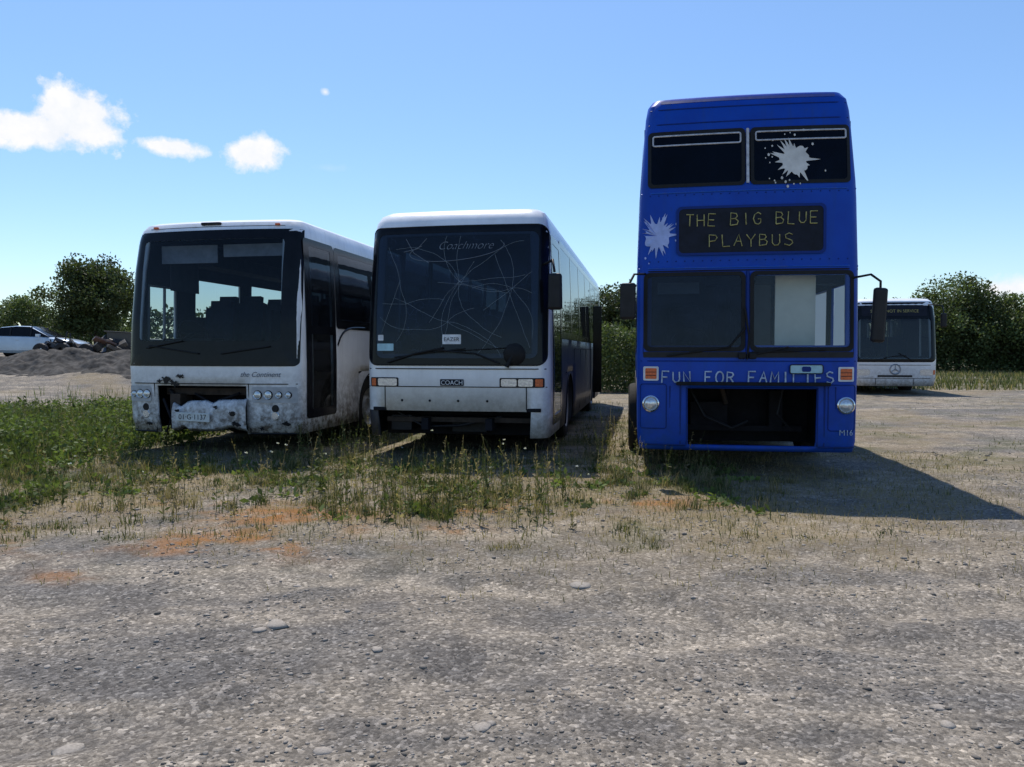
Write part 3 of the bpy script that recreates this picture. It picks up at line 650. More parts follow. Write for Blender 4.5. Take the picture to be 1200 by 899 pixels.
    S.line('mirror_arms',None,[[(-1.15,.1,2.36),(-1.28,-.10,2.34),(-1.35,-.12,2.2)],[(1.15,.1,2.28),(1.30,-.08,2.30),(1.39,-.12,2.22),(1.39,-.12,2.0)]],.014,RUB,raw=True)
    mb=MB(); mb.box((-1.35,-.12,2.03),(.18,.07,.42),0,rot=(0,0,-.15)); mb.box((1.38,-.12,1.85),(.15,.08,.60),0,rot=(0,.05,.2)); mb.obj('mirrors',[PLAS],P,bevel=.03)
    for side,nm in ((1,'right'),(-1,'left')):
        sp=S.sp(side)
        for i,h in enumerate(Rh):
            if h[3]<1.2: continue
            S.patch('side_window_%s_%d'%(nm,i),sp,h[0]-.02,h[1]+.02,h[2]-.02,h[3]+.02,0,G_BLK if h[2]>3 else BRIGHT_PANE if (side>0 and i<2) else G_MED,.006,nx=2)
            if i>0: S.ring('side_gasket_%s_%d'%(nm,i),sp,rr(h[0]-.06,h[1]+.06,h[2]-.06,h[3]+.06,.05),rr(h[0]+.01,h[1]-.01,h[2]+.01,h[3]-.01,.04),RUB,.009)
        arch(S,'wheel_arch_front_'+nm,side,2.5,.56,.5,1.9,3.1,.30,1.1,BLUE); arch(S,'wheel_arch_rear_'+nm,side,6.9,.56,.5,6.3,7.5,.30,1.1,BLUE)
        wheel(P,'wheel_front_'+nm,(side*1.20,2.5,.49),.49,.3,side); wheel(P,'wheel_rear_'+nm,(side*1.05,6.9,.49),.49,.4,side)
    mb=MB(); mb.box((0,5.2,.82),(2.3,8.1,.07),0); mb.box((0,4.9,2.46),(2.32,8.8,.08),1)
    mb.box((-.55,.5,1.25),(1.1,.5,.25),0); mb.box((.6,.36,1.30),(1.05,.3,.35),0)
    mb.box((.60,.42,1.92),(.46,.03,.86),2); mb.box((.24,.50,1.85),(.20,.03,.80),3); mb.box((-.1,1.5,1.6),(.05,1.1,1.6),0)
    mb.box((.33,.62,2.30),(1.5,.3,.1),0); mb.box((-.75,.48,2.22),(.5,.02,.14),2)
    seat(mb,-.6,1.3,.80,.5,4); steering(mb,(-.6,.7,1.55),mi=0)
    mb.tube([(.9,1.3,.85),(.9,1.3,2.4)],.017,8,5)
    for y in np.arange(2.6,8.2,.85):
        for x in (-.9,-.45,.45,.9): seat(mb,x,y,.85,mi=4)
    for y in np.arange(1.3,8.2,.85):
        for x in (-.9,-.45,.45,.9): seat(mb,x,y,2.48,mi=4)
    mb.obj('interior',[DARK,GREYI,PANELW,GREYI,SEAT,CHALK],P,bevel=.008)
    mb=MB(); mb.box((0,5.4,.6),(1.5,7.4,.4),0); mb.obj('underfloor',[DARK],P)

# ================================================================== CITY BUS (right, far)
def build_city():
    P=empty('city_bus',(11.83,23.7,.10),math.radians(-10)); W=1.25; Ln=11.8
    S=Shell([(.28,W-.03,.08,Ln),(.5,W,.02,Ln),(1.1,W,.0,Ln),(2.3,W-.02,.12,Ln),(2.8,W-.05,.22,Ln-.03),(2.92,W-.09,.28,Ln-.08),(2.99,W-.17,.38,Ln-.18),(3.02,W-.35,.6,Ln-.4)],.2,.12,P)
    Rh=[(.65,1.7,.45,2.5)]+[(a,a+1.35,1.35,2.5) for a in (3.4,4.9,6.4,9.9)]+[(2.0,3.2,.28,1.08),(8.2,9.4,.28,1.08)]
    S.body('body_shell',[WHITE2],lambda k,a,z:0,F=[(-1.0,1.0,1.15,2.40)],R=Rh,Lh=Rh[1:],B=[(-.8,.8,1.6,2.5)])
    fp=S.fp
    S.ring('windscreen_surround',fp,rr(-1.21,1.21,1.02,2.88,.16),rr(-1.05,1.05,1.13,2.36,.10),BLACKG,.008)
    S.patch('windscreen',fp,-1.07,1.07,1.11,2.38,.10,G_MED,.005)
    S.patch('destination_display',fp,-.95,.95,2.45,2.76,.04,BOARD,.012)
    text(P,'destination_text','SORRY NOT IN SERVICE',.13,fp,0,2.56,CHALK,.018)
    mb=MB(); y=fp(0,.82)[1]-.012
    mb.lathe([(.13,y),(.15,y-.012),(.17,y)],(0,0,.80),'y',28)
    for a in (90,210,330):
        t=math.radians(a); mb.tube([(0,y,.80),(.14*math.cos(t),y,.80+.14*math.sin(t))],[.02,.006],6)
    mb.obj('emblem',[STEEL],P,smooth=40)
    for s_,nm in ((-1,'left'),(1,'right')):
        S.patch('headlamp_'+nm,fp,min(s_*.72,s_*1.12),max(s_*.72,s_*1.12),.62,.80,.06,LENS,.01)
        S.patch('indicator_'+nm,fp,min(s_*1.12,s_*1.20),max(s_*1.12,s_*1.20),.64,.78,.02,ORANGE,.01,nx=3)
    S.line('seams',fp,[[(x,.93) for x in np.linspace(-1.2,1.2,14)],[(x,.52) for x in np.linspace(-1.2,1.2,14)],[(-.55,.3),(-.55,.52)],[(.55,.3),(.55,.52)]],.008,RUB,.003)
    S.patch('lower_grille',fp,-.5,.5,.56,.62,.01,PLAS,.008)
    S.line('wipers',fp,[[(-.6,1.06),(-.1,1.2),(.3,1.22)],[(.5,1.06),(.1,1.3)]],.014,RUB,.03)
    S.line('mirror_arm',None,[(1.0,.3,2.8),(1.3,.0,2.75),(1.34,-.02,2.5)],.022,PLAS,raw=True)
    S.line('mirror_arm_left',None,[(-1.0,.3,2.85),(-1.32,.0,2.8),(-1.36,-.02,2.5)],.022,PLAS,raw=True)
    mb=MB(); mb.box((1.34,-.02,2.3),(.16,.12,.42),0); mb.box((-1.36,-.02,2.3),(.16,.12,.42),0); mb.obj('mirrors',[PLAS],P,bevel=.03)
    for side,nm,HH in ((1,'right',Rh),(-1,'left',Rh[1:])):
        sp=S.sp(side)
        for i,h in enumerate(HH):
            if h[3]<1.1: continue
            S.patch('side_window_%s_%d'%(nm,i),sp,h[0]-.02,h[1]+.02,h[2]-.02,h[3]+.02,0,G_MED,.006,nx=2)
        S.ring('window_band_'+nm,sp,rr(1.8,11.4,1.27,2.6,.05),rr(1.9,11.3,1.34,2.52,.04),BLACKG,.008)
        for y0,y1 in ((1.85,3.4),(4.75,4.9),(6.25,6.4),(7.75,9.9)): S.patch('panel_%s_%d'%(nm,int(y0*100)),sp,y0,y1,1.3,2.56,0,BLACKG,.009,nx=2)
        arch(S,'wheel_arch_front_'+nm,side,2.6,.54,.5,2.0,3.2,.28,1.08,WHITE2); arch(S,'wheel_arch_rear_'+nm,side,8.8,.54,.5,8.2,9.4,.28,1.08,WHITE2)
        wheel(P,'wheel_front_'+nm,(side*1.08,2.6,.48),.48,.3,side); wheel(P,'wheel_rear_'+nm,(side*1.08,8.8,.48),.48,.3,side)
    S.patch('rear_window',S.rp,-.85,.85,1.55,2.55,.05,G_MED,.006)
    mb=MB(); mb.box((0,6,.5),(2.2,10.6,.4),0); mb.box((0,.7,1.0),(2.2,.5,.4),0)
    for y in np.arange(2.4,10.6,.85):
        for x in (-.9,-.48,.48,.9): seat(mb,x,y,.6,mi=1)
    seat(mb,-.6,1.3,.6,.5,1); steering(mb,(-.6,.8,1.3),mi=0)
    mb.tube([(.3,1.9,.6),(.3,1.9,2.8)],.02,8,2); mb.tube([(-.3,2.9,.6),(-.3,2.9,2.8)],.02,8,2)
    mb.obj('interior',[DARK,SEAT,CHALK],P,bevel=.015)

# ================================================================== CARS
def car(name,loc,rz,col,Lc=4.55,hb=False):
    P=empty(name,loc,rz); pm=paint(name+'_paint',col,.25,.25,zt=.7,coat=1,streak=.03)
    h=Lc/2
    st=[(-h,.45,.62,.70,.62),(-h+.08,.32,.62,.88,.76),(-h+.35,.24,.68,.97,.85),(-h+.9,.22,.72,1.0,.89),(-.5,.20,.74,.98,.90),(.4,.20,.74,.96,.90),(h-1.25,.21,.72,.93,.89),(h-.55,.23,.68,.84,.85),(h-.15,.28,.58,.74,.77),(h,.40,.52,.62,.60)]
    if hb: st[1]=(-h+.05,.32,.7,1.0,.78)
    mb=MB(); n=0; v=[];f=[]
    for (x,zb,zs,zt,hw) in st:
        sec=[(-hw*.9,zb),(-hw,zb+.12),(-hw,zs),(-hw*.95,zt-.04),(-hw*.86,zt),(-hw*.4,zt+.02),(hw*.4,zt+.02),(hw*.86,zt),(hw*.95,zt-.04),(hw,zs),(hw,zb+.12),(hw*.9,zb)]
        v+=[(x,a,z) for a,z in sec]; n=len(sec)
    for i in range(len(st)-1):
        for j in range(n): f.append((i*n+j,i*n+(j+1)%n,(i+1)*n+(j+1)%n,(i+1)*n+j))
    f.append(tuple(range(n))[::-1]); f.append(tuple((len(st)-1)*n+k for k in range(n)))
    mb.add(v,f); mb.obj('body',[pm],P,smooth=35)
    gs=[(-h+.55,.98,.98,.80),(-h+1.25,.97,1.38,.80),(-.35,.97,1.45,.80),(.25,.96,1.43,.80),(1.15,.94,.95,.80)]
    if hb: gs[0]=(-h+.2,.98,.99,.8); gs[1]=(-h+.6,.98,1.40,.8)
    mb=MB(); v=[]
    for x,z0,z1,hw in gs:
        t=(z1-z0)/.5; v+=[(x,-hw,z0),(x,-hw+.17*t,z1-.03*t),(x,-hw+.26*t,z1+.0),(x,hw-.26*t,z1),(x,hw-.17*t,z1-.03*t),(x,hw,z0)]
    for i in range(len(gs)-1):
        for j in range(5):
            f=[(i*6+j,i*6+j+1,(i+1)*6+j+1,(i+1)*6+j)]
            mat=1
            if j==2 and 0<i<3: mat=0
            if j in(1,3): mat=0
            mb.f+=f; mb.m.append(mat)
    mb.v=v; mb.obj('greenhouse',[pm,BLACKG],P,smooth=30)
    mb=MB()
    for sy in (-1,1):
        for x in (-.55,.35): mb.box((x,sy*.735,1.18),(.06,.05,.46),0,rot=(sy*.33,0,0))
        mb.box((.75,sy*.95,1.0),(.16,.14,.12),1)
        mb.box((-.2,sy*.905,.80),(.16,.02,.03),1); mb.box((.7,sy*.905,.80),(.16,.02,.03),1)
        mb.box((h-.18,sy*.62,.64),(.25,.28,.12),2); mb.box((-h+.1,sy*.64,.78),(.14,.26,.14),3)
    mb.obj('pillars_lamps_mirrors',[PLAS,pm,LENS,ORANGE],P,bevel=.02)
    for x in (-h+.85,h-.85):
        for sy in (-1,1):
            mb=MB(); r=.32
            mb.lathe([(.0,sy*.90),(.06,sy*.91),(.10,sy*.89),(.19,sy*.86),(.215,sy*.905),(.22,sy*.91),(.31,sy*.905),(.32,sy*.88),(.32,sy*.72),(0,sy*.72)],(x,0,r),'y',24,mis=[0,0,0,0,0,1,1,1,1])
            mb.lathe([(.325,sy*.895),(.385,sy*.907),(.385,sy*.80)],(x,0,r+.01),'y',24,mi=1)
            mb.obj('wheel',[STEEL,TYRE],P,smooth=40)
    return P

def scrap():
    RD=paint('old_red',(.12,.02,.018),.7,.8,zt=2.2); DP=paint('machine_dark',(.022,.025,.030),.6,.5,zt=1.5)
    Q=empty('scrap_heap',(-18.3,33,float(GH(-18.3,33))),0)
    mb=MB(); rnd=random.Random(3)
    for k in range(70):
        x=rnd.uniform(-2.0,1.9); top=.35+.5*math.exp(-((x-1.2)/.7)**2)+.35*math.exp(-((x+.9)/.6)**2)
        mb.box((x,rnd.uniform(-.6,.6),rnd.uniform(.05,top)),(rnd.uniform(.15,.9),rnd.uniform(.1,.5),rnd.uniform(.05,.3)),rnd.choice((0,1,1,2,3) if k%7==0 else (0,1,1,2)),rot=(rnd.uniform(-.6,.6),rnd.uniform(-.6,.6),rnd.uniform(0,3)))
    mb.box((1.25,.5,.62),(.95,.8,.95),1,rot=(0,.05,.3)); mb.box((1.2,.5,1.12),(1.05,.9,.05),1,rot=(0,.05,.3))
    for k in range(9): 
        a=rnd.uniform(-1.8,1.7); mb.tube([(a,0,.1),(a+rnd.uniform(-.5,.5),.2,rnd.uniform(.7,1.15))],.03,6,2)
    for (x,z) in ((-1.5,.3),(-.6,.32),(.4,.28)): mb.lathe([(.14,-.10),(.30,-.10),(.34,-.05),(.34,.05),(.30,.10),(.14,.10)],(x,-.7,z),'y',20,mi=2)
    mb.obj('scrap_pieces',[RUST,DP,PLAS,RD],Q,bevel=.012)

build_left(); build_mid(); build_blue(); build_city()
car('parked_car',(-22.45,36,float(GH(-22.45,36))-.02),math.radians(4),(.52,.62,.72))
car('parked_car.001',(-29.4,42,float(GH(-29.4,42))),math.radians(0),(.45,.02,.03),hb=True)
scrap()

# ================================================================== GROUND
def zones(x,y):
    n1=fbm(x,y,.9,21); n2=fbm(x,y,2.3,33); n3=fbm(x,y,.45,41); n4=fbm(x,y,1.5,91)
    pm=ss(.44,.58,n4)
    left=ss(-4.6,-5.9,x)*ss(8.0,9.8,y+3.0*(n1-.5))*ss(27,21,y)
    strip=ss(-8.5,-6.5,x)*ss(3.4,2.0,x)*ss(5.9,8.9,y+5.0*(n1-.5))*ss(30,14,y)*.9*(.18+.82*pm)
    right=ss(8,14,x)*ss(24,30,y)*.9
    sp=ss(2.5,4.5,x)*ss(6.5,10,y+3*(n1-.5))*.38*pm
    far=ss(45,60,np.hypot(x,y))*.8
    near=ss(3.8,7.2,y)*.26*pm*ss(2,-2,x)
    G=np.maximum.reduce([left,strip,right,sp,far,near])
    yard=ss(-8,-11,x)*ss(16.5,18.5,y)*ss(44,36,y); G=G*(1-.92*yard)
    ry=ss(7,9,x)*ss(15,18,y)*ss(29,26,y); G=G*(1-.55*ry)
    G=G*(.35+1.1*ss(.35,.65,n2)); G=np.clip(G,0,1)
    O=0
    for cx,cy,ax,ay,k in ((-2.05,5.75,.65,.40,1),(-1.9,6.7,.7,.4,.8),(-3.5,5.7,.5,.25,.9),(-.75,6.1,.45,.25,.8),(-.35,7.1,.5,.3,.8),(1.35,7.3,.6,.3,.7),(-3.0,7.2,.8,.3,.6),(-4.4,6.4,.5,.3,.5),(-2.9,4.9,.3,.15,.5)):
        O=O+k*np.exp(-(((x-cx)/ax)**2+((y-cy)/ay)**2))
    O=np.clip(O*1.5,0,1)*ss(.34,.60,fbm(x,y,2.6,55))
    D=ss(4.9,7.6,y+3.4*(n3-.5)*1.4)*ss(16,10,y)*ss(-9,-7,x)*ss(6,3.6,x)*ss(.25,.55,n1)
    D=np.maximum(D,.6*ss(3.4,7.5,y)*ss(.46,.64,fbm(x,y,.7,77))*ss(60,35,y))
    return G,O,D
nx,ny=440,440
u=np.linspace(-1,1,nx); gx=450*np.sinh(6.6*u)/math.sinh(6.6)
w=np.linspace(-.62,1,ny); gy=5.0+600*np.sinh(6.6*w)/math.sinh(6.6)
X,Y=np.meshgrid(gx,gy); Z=GH(X,Y)
G,O,D=zones(X,Y); RT=ruts(X,Y)*(.5+.8*fbm(X,Y,2.5,66))
V=np.stack([X.ravel(),Y.ravel(),Z.ravel()],1)
idx=np.arange(nx*ny).reshape(ny,nx)
F=np.stack([idx[:-1,:-1].ravel(),idx[:-1,1:].ravel(),idx[1:,1:].ravel(),idx[1:,:-1].ravel()],1)
m,nt,N,L,P=newmat('gravel_ground')
tc=N.new('ShaderNodeTexCoord'); o=tc.outputs['Object']
at=N.new('ShaderNodeAttribute'); at.attribute_name='col'; sep=N.new('ShaderNodeSeparateColor'); L.new(at.outputs['Color'],sep.inputs[0])
nb=noise(N,L,o,.7,7,.62); nm_=noise(N,L,o,5,6,.65); nf=noise(N,L,o,75,5,.75); nq=noise(N,L,o,1.9,5,.6)
mp=N.new('ShaderNodeMapping'); mp.inputs['Rotation'].default_value=(0,0,math.radians(28)); mp.inputs['Scale'].default_value=(.16,1.5,1); L.new(o,mp.inputs[0])
ntk=noise(N,L,mp.outputs[0],1.0,5,.6)
base=mixc(N,L,ramp(N,L,nb,[(.42,0),(.58,1)]),(.275,.236,.192),(.190,.176,.162))
base=mixc(N,L,ramp(N,L,ntk,[(.47,0),(.58,.9)]),base,(.37,.315,.25))
base=mixc(N,L,math_(N,L,'MULTIPLY',at.outputs['Alpha'],.75,clamp=True),base,(.35,.30,.24))
base=mixc(N,L,ramp(N,L,nq,[(.50,0),(.60,.7)]),base,(.135,.125,.117))
base=mixc(N,L,ramp(N,L,nm_,[(.38,.0),(.68,.6)]),base,(.13,.118,.106))
vo=N.new('ShaderNodeTexVoronoi'); vo.inputs['Scale'].default_value=55; L.new(o,vo.inputs['Vector'])
vb=N.new('ShaderNodeSeparateColor'); L.new(vo.outputs['Color'],vb.inputs[0])
base=mixc(N,L,.75,base,mixc(N,L,1.0,base,ramp(N,L,vb.outputs[0],[(0,.45),(.6,.95),(.88,1.35),(1,2.1)]),'MULTIPLY'))
vo2=N.new('ShaderNodeTexVoronoi'); vo2.inputs['Scale'].default_value=19; L.new(o,vo2.inputs['Vector'])
vb2=N.new('ShaderNodeSeparateColor'); L.new(vo2.outputs['Color'],vb2.inputs[0])
peb=math_(N,L,'MULTIPLY',ramp(N,L,vb2.outputs[1],[(.90,0),(.93,1)]),ramp(N,L,vo2.outputs['Distance'],[(.2,1),(.32,0)]))
base=mixc(N,L,math_(N,L,'MULTIPLY',peb,.4),base,(.36,.33,.29))
base=mixc(N,L,.7,base,mixc(N,L,1.0,base,ramp(N,L,nf,[(.32,.45),(.68,1.55)]),'MULTIPLY'))
dry=mixc(N,L,nf,(.17,.125,.065),(.35,.27,.155))
base=mixc(N,L,math_(N,L,'MULTIPLY',sep.outputs[2],math_(N,L,'MULTIPLY',ramp(N,L,nm_,[(.3,.25),(.58,1)]),.8)),base,dry)
org=mixc(N,L,nf,(.22,.09,.03),(.42,.20,.07))
base=mixc(N,L,math_(N,L,'MULTIPLY',sep.outputs[1],ramp(N,L,nm_,[(.33,0),(.56,.9)])),base,org)
gr=mixc(N,L,nf,(.04,.055,.015),(.11,.12,.04))
base=mixc(N,L,math_(N,L,'MULTIPLY',sep.outputs[0],ramp(N,L,nm_,[(.28,.25),(.58,.9)])),base,gr)
L.new(base,P.inputs['Base Color']); P.inputs['Roughness'].default_value=.95; P.inputs['Specular IOR Level'].default_value=.1
hh=math_(N,L,'ADD',math_(N,L,'MULTIPLY',vo.outputs['Distance'],-.4),math_(N,L,'ADD',math_(N,L,'MULTIPLY',nf,.9),math_(N,L,'MULTIPLY',nm_,1.6)))
hh=math_(N,L,'ADD',hh,math_(N,L,'MULTIPLY',peb,.5))
bump(N,L,P,hh,.65,.028)
fastmesh('ground',V,F,[m],col=np.stack([G.ravel(),O.ravel(),D.ravel(),RT.ravel()],1),smooth=True)

gm=simple('mound_gravel',(.075,.07,.065),.95,var=.6,scale=5,bmp=.7,spec=.1)
n=110; a=np.linspace(-1,1,n); A,B=np.meshgrid(a*4.2,a*2.6)
hz=.62*np.exp(-((A+.6)/2.2)**2-(B/1.2)**2)*(.6+.8*fbm(A,B,1.3,8))+.42*np.exp(-((A-2)/.9)**2-(B/.9)**2)+.38*(fbm(A,B,2.2,12)-.5)+.12*(fbm(A,B,9,14)-.5)
hz*=ss(1,.7,np.abs(A)/4.2)*ss(1,.7,np.abs(B)/2.6); mx,my=-14.6,26
Vm=np.stack([(A+mx).ravel(),(B+my).ravel(),(GH(A+mx,B+my)-.04+hz).ravel()],1)
idx=np.arange(n*n).reshape(n,n); Fm=np.stack([idx[:-1,:-1].ravel(),idx[:-1,1:].ravel(),idx[1:,1:].ravel(),idx[1:,:-1].ravel()],1)
fastmesh('gravel_mound',Vm,Fm,[gm],smooth=False)

ico_v=[];t=(1+5**.5)/2
for p in [(-1,t,0),(1,t,0),(-1,-t,0),(1,-t,0),(0,-1,t),(0,1,t),(0,-1,-t),(0,1,-t),(t,0,-1),(t,0,1),(-t,0,-1),(-t,0,1)]: ico_v.append(Vector(p).normalized())
ico=np.array(ico_v); icf=np.array([(0,11,5),(0,5,1),(0,1,7),(0,7,10),(0,10,11),(1,5,9),(5,11,4),(11,10,2),(10,7,6),(7,1,8),(3,9,4),(3,4,2),(3,2,6),(3,6,8),(3,8,9),(4,9,5),(2,4,11),(6,2,10),(8,6,7),(9,8,1)])
rng=np.random.default_rng(5)
ns=20000
d=1.7+9.5*rng.random(ns)**1.3; ang=rng.uniform(-.66,.66,ns); sx=np.tan(ang)*d; sy=d
kp=rng.random(ns)<(.15+.85*ss(.42,.58,fbm(sx,sy,1.4,61)))*(1-.75*np.clip(ruts(sx,sy),0,1)); sx,sy,d=sx[kp],sy[kp],d[kp]; ns=len(sx)
sz=.0035+.006*rng.random(ns)+.012*rng.random(ns)**10; sz*=(.6+.09*d)
big=[(320,735,.10),(680,686,.09),(1112,833,.05),(372,884,.07),(440,767,.04),(565,860,.05),(345,683,.035),(785,642,.035),(820,640,.03),(70,880,.06),(1120,855,.05),(300,742,.06),(640,645,.03),(905,640,.03),(430,635,.035),(1010,690,.03)]
for bx,by,bs in big:
    dd=1.45*900/(by-412); sx=np.append(sx,(bx-600)/900*dd); sy=np.append(sy,dd); sz=np.append(sz,bs*.75)
ns=len(sx); isbig=np.arange(ns)>=ns-len(big)
jit=1+.6*(rng.random((ns,12,1))-.5)
vv=ico[None]*jit*sz[:,None,None]*np.stack([rng.uniform(.7,1.5,ns),rng.uniform(.7,1.3,ns),np.where(isbig,.20,rng.uniform(.35,.75,ns))],1)[:,None,:]
th=rng.uniform(0,6.28,ns); c_,s_=np.cos(th)[:,None],np.sin(th)[:,None]
vx=vv[:,:,0]*c_-vv[:,:,1]*s_+sx[:,None]; vy=vv[:,:,0]*s_+vv[:,:,1]*c_+sy[:,None]; vz=vv[:,:,2]+(GH(sx,sy)+np.where(isbig,0,sz*.1))[:,None]
Vs=np.stack([vx,vy,vz],2).reshape(-1,3); Fs=(icf[None]+12*np.arange(ns)[:,None,None]).reshape(-1,3)
g=rng.uniform(.12,.29,ns)+.10*(rng.random(ns)>.97); g[isbig]=.27
cc=np.stack([g*1.08,g*.96,g*.83],1); cc=np.repeat(cc,12,0)
ms_,nt,N,L,P=newmat('stone'); at=N.new('ShaderNodeAttribute'); at.attribute_name='col'
tc=N.new('ShaderNodeTexCoord'); nn=noise(N,L,tc.outputs['Object'],90,4,.6)
L.new(mixc(N,L,.6,at.outputs['Color'],mixc(N,L,1.0,at.outputs['Color'],ramp(N,L,nn,[(.3,.6),(.7,1.4)]),'MULTIPLY')),P.inputs['Base Color']); P.inputs['Roughness'].default_value=.9; P.inputs['Specular IOR Level'].default_value=.15
bump(N,L,P,nn,.4,.005)
fastmesh('gravel_stones',Vs,Fs,[ms_],col=cc)

# ================================================================== VEGETATION
def leafmat(name,trans=.35,rough=.6):
    m,nt,N,L,P=newmat(name); out=[q for q in N if q.type=='OUTPUT_MATERIAL'][0]
    at=N.new('ShaderNodeAttribute'); at.attribute_name='col'
    L.new(at.outputs['Color'],P.inputs['Base Color']); P.inputs['Roughness'].default_value=rough; P.inputs['Specular IOR Level'].default_value=.3
    t=N.new('ShaderNodeBsdfTranslucent'); L.new(mixc(N,L,1.0,at.outputs['Color'],(1.25,1.3,.7),'MULTIPLY'),t.inputs[0])
    mx=N.new('ShaderNodeMixShader'); mx.inputs[0].default_value=trans; L.new(P.outputs[0],mx.inputs[1]); L.new(t.outputs[0],mx.inputs[2]); L.new(mx.outputs[0],out.inputs[0])
    return m
LEAF=leafmat('leaves',.3); BLADE=leafmat('grass_blades',.35,.7)
BARK=simple('bark',(.07,.055,.04),.9,var=.4,scale=12,bmp=.5)

def blades(x,y,h,w,cols,bend=.5):
    n=len(x); z=GH(x,y)-.01
    th=rng.uniform(0,6.283,n); dx,dy=np.cos(th),np.sin(th)
    bt=rng.uniform(0,6.283,n); b=rng.uniform(.1,bend,n)*h; bx,by=np.cos(bt)*b,np.sin(bt)*b
    V=np.zeros((n,5,3))
    V[:,0]=np.stack([x-dx*w,y-dy*w,z],1); V[:,1]=np.stack([x+dx*w,y+dy*w,z],1)
    mx_,my_=x+bx*.3,y+by*.3; mz=z+h*.6
    V[:,2]=np.stack([mx_-dx*w*.7,my_-dy*w*.7,mz],1); V[:,3]=np.stack([mx_+dx*w*.7,my_+dy*w*.7,mz],1)
    V[:,4]=np.stack([x+bx,y+by,z+h*np.sqrt(np.clip(1-(b/h)**2*.5,.2,1))],1)
    F=np.array([(0,1,3),(0,3,2),(2,3,4)])[None]+5*np.arange(n)[:,None,None]
    return V.reshape(-1,3),F.reshape(-1,3),np.repeat(cols,5,0)
def pick(nc,xr,yr,dens,pw=1.0):
    x=rng.uniform(*xr,nc); y=yr[0]+(yr[1]-yr[0])*rng.random(nc)**pw
    k=rng.random(nc)<dens(x,y); return x[k],y[k]
def green(n,dryf=.2,lo=.045,hi=.12):
    g=rng.uniform(lo,hi,n); c=np.stack([g*.90,g*1.06,g*.38],1)
    dr=rng.random(n)<dryf; q=rng.uniform(.15,.34,n); c[dr]=np.stack([q,q*.82,q*.46],1)[dr]; return c
parts=[]
x,y=pick(180000,(-13,4.5),(5.9,22),lambda x,y:zones(x,y)[0]*(.38+.52*ss(-4.9,-6,x)),1.6)
tall=ss(-4.9,-6.0,x)*ss(8.4,10.2,y)
h=rng.uniform(.02,.09,len(x))*(1+.7*fbm(x,y,1.3,4))+tall*rng.uniform(.03,.28,len(x))
c=green(len(x),.5); k=(tall>.4)&(rng.random(len(x))<.75); gq=rng.uniform(.06,.16,len(x)); c[k]=np.stack([gq*.85,gq*1.14,gq*.30],1)[k]
parts.append(blades(x,y,h,np.full(len(x),.0035)+.0006*y/5,c))
x,y=pick(150000,(-9,6),(4.4,11),lambda x,y:zones(x,y)[2]*.40+zones(x,y)[1]*.2,1.0)
parts.append(blades(x,y,rng.uniform(.015,.075,len(x)),np.full(len(x),.003),green(len(x),.85),1.0))
x,y=pick(60000,(4,22),(6.5,30),lambda x,y:zones(x,y)[0]*.5,1.3)
parts.append(blades(x,y,rng.uniform(.02,.08,len(x)),np.full(len(x),.005),green(len(x),.4),.8))
x,y=pick(50000,(11,60),(26,58),lambda x,y:np.ones(len(x))*.8,1.0)
parts.append(blades(x,y,rng.uniform(.10,.28,len(x)),np.full(len(x),.02),green(len(x),.35,.06,.15),.6))
x,y=pick(14000,(-40,12),(38,60),lambda x,y:np.ones(len(x))*.8,1.0)
parts.append(blades(x,y,rng.uniform(.12,.32,len(x)),np.full(len(x),.02),green(len(x),.25,.05,.13),.6))
nt_=900; tx=rng.uniform(-9,3.4,nt_); ty=rng.uniform(5.6,10.6,nt_); keep=rng.random(nt_)<np.clip(zones(tx,ty)[0]*1.3+.12,0,.8); tx,ty=tx[keep],ty[keep]
per=42; X_=np.repeat(tx,per)+rng.normal(0,.05,len(tx)*per); Y_=np.repeat(ty,per)+rng.normal(0,.05,len(tx)*per)
hs=np.repeat(rng.uniform(.04,.20,len(tx))*ss(4.5,7.5,ty),per)*rng.uniform(.5,1.1,len(X_))+.01
drt=np.repeat(rng.random(len(tx))<.45,per); ca=green(len(X_),.15,.05,.14); cb=green(len(X_),.9); ca[drt]=cb[drt]
parts.append(blades(X_,Y_,hs,np.full(len(X_),.0035),ca,.8))
def join(parts):
    V=[];F=[];C=[];o=0
    for v,f,c in parts: V.append(v);F.append(f+o);C.append(c);o+=len(v)
    return np.concatenate(V),np.concatenate(F),np.concatenate(C)
V,F,C=join(parts); fastmesh('grass',V,F,[BLADE],col=C)

